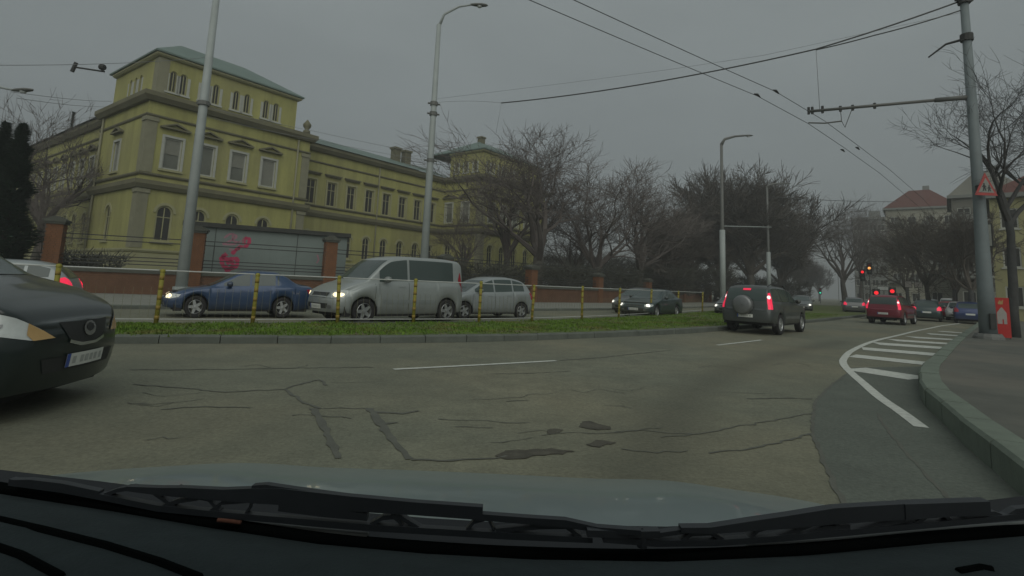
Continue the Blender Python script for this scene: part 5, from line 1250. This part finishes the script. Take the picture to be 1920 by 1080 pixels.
# scuttle: dark trough between bonnet and windscreen
sealp = [(-120, 897), (0, 917), (200, 948), (400, 982), (600, 1012), (800, 1030), (1000, 1041), (1250, 1045), (1500, 1034), (1750, 1010), (1920, 996), (2050, 985)]
sY = [.66, .645, .62, .6, .583, .57, .56, .555, .565, .59, .61, .625]
rear = [(-200, 856), (-20, 872), (190, 896), (390, 922), (590, 946), (800, 964), (1000, 976), (1250, 980), (1500, 968), (1750, 943), (1930, 922), (2080, 905)]
rows_c = []
for t in (0, .25, .5, .75, 1):
    row = []
    for (a, b), y in zip(sealp, sY):
        k = rear[sealp.index((a, b))]; p = P3(a, b, y).lerp(P3(k[0], k[1], y+.07), t); row.append((p.x, p.y, p.z-(.008 if 0 < t < 1 else .004)))
    rows_c.append(row)
MB().grid(rows_c).build('scuttle', 'cowl', me_, smooth=True)
def pipe(name, px, Y, r, mt, flat=1., n=8):
    pts = []
    for i in range(len(px)-1):
        for k in range(5):
            t = k/5; a, b, c_, d = [Vector((*px[max(min(q, len(px)-1), 0)], (Y[max(min(q, len(px)-1), 0)] if hasattr(Y, '__len__') else Y))) for q in (i-1, i, i+1, i+2)]
            v = .5*((2*b)+(c_-a)*t+(2*a-5*b+4*c_-d)*t*t+(3*b-a-3*c_+d)*t**3); pts.append(P3(*v))
    pts.append(P3(*px[-1], Y[-1] if hasattr(Y, '__len__') else Y))
    m = MB(); rr = r if not hasattr(r, '__len__') else [r[min(int(i/5), len(r)-1)] for i in range(len(pts))]; m.tube(pts, rr, n); return m.build(name, mt, me_, smooth=True)
pipe('windscreen_seal', sealp, sY, .0072, 'seal', n=10)
pipe('scuttle_trim', [(270, 956), (400, 972), (550, 990), (690, 1003)], [.628, .607, .592, .58], .003, 'cowl_light')
pipe('scuttle_trim', [(1400, 1022), (1550, 1014), (1750, 996), (1930, 982)], [.575, .585, .6, .615], .0035, 'cowl_light')
for (a, b) in ((430, 977), (632, 998)): pipe('rust_spot', [(a-22, b-2), (a, b), (a+22, b+3)], .586, .002, 'rust')
# wipers: each an arm, a blade and the bows that carry it
def bar(name, px, Y, hgt, dep, mt='wiper'):
    """flat bar following image points: hgt thick in height, dep in depth"""
    m = MB(); L_, rows = len(px), []
    for i, (a, b) in enumerate(px):
        y = Y[i] if hasattr(Y, '__len__') else Y; h = hgt[i] if hasattr(hgt, '__len__') else hgt; p = P3(a, b, y); rows.append([(p.x, p.y-dep, p.z-h/2), (p.x, p.y-dep, p.z+h/2), (p.x, p.y+dep, p.z+h/2), (p.x, p.y+dep, p.z-h/2), (p.x, p.y-dep, p.z-h/2)])
    m.grid(rows); m.f.append((0, 1, 2, 3)); b = (L_-1)*5; m.f.append((b+3, b+2, b+1, b)); return m.build(name, mt, me_)
def lerpY(px, y0, y1): return [y0+(y1-y0)*(a/1920) for a, _ in px]
A = [(240, 914), (300, 919), (345, 921), (420, 926), (470, 927), (530, 929), (660, 942), (780, 951), (905, 960)]; bar('wiper_arm', A, lerpY(A, .63, .482), [0.0045, 0.0075, 0.0097, 0.0112, 0.0142, 0.0158, 0.0142, 0.0120, 0.0120], .004)
A = [(890, 966), (980, 973), (1060, 979), (1120, 990), (1200, 996)]; bar('wiper_arm_tip', A, lerpY(A, .63, .482), [0.0060, 0.0060, 0.0067, 0.0045, 0.0045], .004)
A = [(22, 902), (120, 916), (190, 929), (300, 951), (420, 963), (525, 972), (700, 987), (950, 1002), (1110, 1010)]; bar('wiper_blade', A, lerpY(A, .63, .482), [0.0067, 0.0060, 0.0060, 0.0060, 0.0060, 0.0060, 0.0060, 0.0060, 0.0045], .004)
A = [(22, 901), (60, 903), (120, 910), (190, 922)]; bar('blade_end', A, lerpY(A, .63, .482), [0.0037, 0.0067, 0.0067, 0.0037], .004)
A = [(525, 947), (610, 958), (690, 967)]; bar('blade_spine', A, lerpY(A, .63, .482), [0.0090, 0.0090, 0.0067], .004)
for bw in ([(195, 928), (225, 917), (250, 913), (290, 920), (335, 952)], [(335, 914), (360, 926), (395, 934), (415, 958)], [(300, 951), (335, 938), (375, 932)], [(395, 958), (420, 940), (470, 936)], [(460, 966), (470, 950), (475, 930)], [(475, 912), (500, 910), (560, 919), (655, 932)], [(690, 985), (720, 968), (750, 966), (790, 990)], [(735, 962), (750, 975), (760, 990)], [(870, 998), (890, 975), (915, 968), (930, 1000)], [(930, 992), (1010, 985), (1060, 984), (1090, 1006)]):
    bar('blade_bow', bw, lerpY(bw, .632, .484), .0042, .004)
A = [(1275, 990), (1330, 991), (1400, 983), (1475, 975), (1560, 964), (1690, 956)]; bar('wiper_arm', A, lerpY(A, .462, .595), [0.0045, 0.0060, 0.0090, 0.0120, 0.0150, 0.0150], .005)
A = [(1690, 956), (1760, 952), (1848, 949)]; bar('wiper_arm_head', A, lerpY(A, .462, .595), [0.0150, 0.0135, 0.0135], .006)
A = [(1130, 1008), (1230, 1016), (1340, 1015), (1470, 1006), (1585, 996), (1750, 981), (1925, 964)]; bar('wiper_blade', A, lerpY(A, .462, .595), .0055, .004)
A = [(1100, 996), (1170, 999), (1235, 998)]; bar('blade_end', A, lerpY(A, .462, .595), .006, .005)
for bw in ([(1235, 1000), (1290, 992), (1335, 990)], [(1270, 1014), (1295, 998), (1330, 996), (1360, 1013)], [(1395, 1012), (1420, 990), (1440, 985)], [(1440, 1008), (1480, 996), (1530, 976), (1560, 975), (1580, 994)], [(1500, 1003), (1540, 988), (1590, 985)], [(1590, 994), (1650, 980), (1710, 970)], [(1705, 984), (1735, 964), (1760, 960), (1785, 978)], [(1785, 977), (1830, 962), (1860, 960), (1880, 968)], [(1880, 967), (1900, 955), (1935, 952)]):
    bar('blade_bow', bw, lerpY(bw, .464, .597), .0042, .004)
m = MB(); p = P3(1204, 1008, .545); m.lathe([(.001, .008), (.004, .007), (.005, -.008)], 10, c=p[:]); m.build('washer_jet', 'wiper', me_)
# dashboard
rows_d = []
for t in (0, .15, .4, .7, 1):
    row = []
    for (a, b), y in zip(sealp, sY):
        y1 = y-.004; p0 = P3(a, b+8, y1); p1 = Vector((p0.x*1.0, -.25, p0.z-.0)); p = p0.lerp(p1, t); row.append((p.x, p.y, p0.z+.028*math.sin(min(t*2.2, 1)*math.pi/2)-.05*max(0, t-.5)))
    rows_d.append(row)
dsh = MB().grid(rows_d); dash_bvh = BVHTree.FromPolygons(dsh.v, dsh.f); dsh.build('dashboard', 'dash', me_, smooth=True)
def slot(px, r):
    pts = []
    for i in range(len(px)-1):
        for k in range(6):
            a = px[i][0]+(px[i+1][0]-px[i][0])*k/6; b = px[i][1]+(px[i+1][1]-px[i][1])*k/6; h, *_ = dash_bvh.ray_cast(Vector((0, 0, CAM_H))-OFF, ray(a, b))
            if h is not None: pts.append(h)
    if len(pts) > 1: m = MB(); m.tube(pts, r, 6); m.build('demister_slot', 'seal', me_)
slot([(-60, 962), (80, 994), (200, 1024), (300, 1055), (390, 1090)], .0035)
slot([(-60, 1008), (40, 1042), (130, 1090)], .0035)
slot([(1796, 1072), (1840, 1064), (1866, 1069)], .003)
# cabin shell round the camera, unseen outside the picture: roof added to shade the dashboard, pillars and doors
rw_ = []
for y in (.12, .0, -.3, -.8, -1.4, -2.0): rw_.append([(x-OFF.x, y-OFF.y, 1.64+.05*min(1, (.12-y)*3)-.12*abs(x/.68)**3) for x in [-.68+.136*k for k in range(11)]])
MB().grid(rw_).build('roof', 'headliner', me_, smooth=True)
for sgn in (-1, 1):
    m = MB(); m.tube([Vector((sgn*.86, .72, 1.0))-OFF, Vector((sgn*.66, .12, 1.58))-OFF], .03, 6); m.build('windscreen_pillar', 'headliner', me_)
    m = MB(); m.box(sgn*.86-OFF.x-.03, sgn*.86-OFF.x+.03, -2.4-OFF.y, .75-OFF.y, .3, .98); m.build('door', 'hood', me_)
m = MB(); m.box(-.8-OFF.x, .8-OFF.x, -2.5-OFF.y, -2.0-OFF.y, .3, 1.6); m.build('tailgate', 'hood', me_)
for sgn in (-1, 1):
    for y in (1.25, -1.45):
        wh = ob('wheel', WH[0], me_, (sgn*.75-OFF.x, y-OFF.y, .315)); wh.scale = (1, sgn, 1); ob('rim', WH[1], wh)

# ================================================================== damp winter air
m = MB(); m.box(-640, 640, -420, 640, -1.5, 32)
hz_ = stuff(tag(m.build('haze', None), 'thin grey winter haze filling the air over the street', 'haze'))
hm = bpy.data.materials.new('haze'); hm.use_nodes = True; ht = hm.node_tree; ht.nodes.clear()
ho = ht.nodes.new('ShaderNodeOutputMaterial'); pv = ht.nodes.new('ShaderNodeVolumePrincipled'); pv.inputs['Color'].default_value = (.9, .93, .92, 1); pv.inputs['Density'].default_value = .0019; pv.inputs['Anisotropy'].default_value = .2
ht.links.new(pv.outputs[0], ho.inputs['Volume']); hz_.data.materials.append(hm)
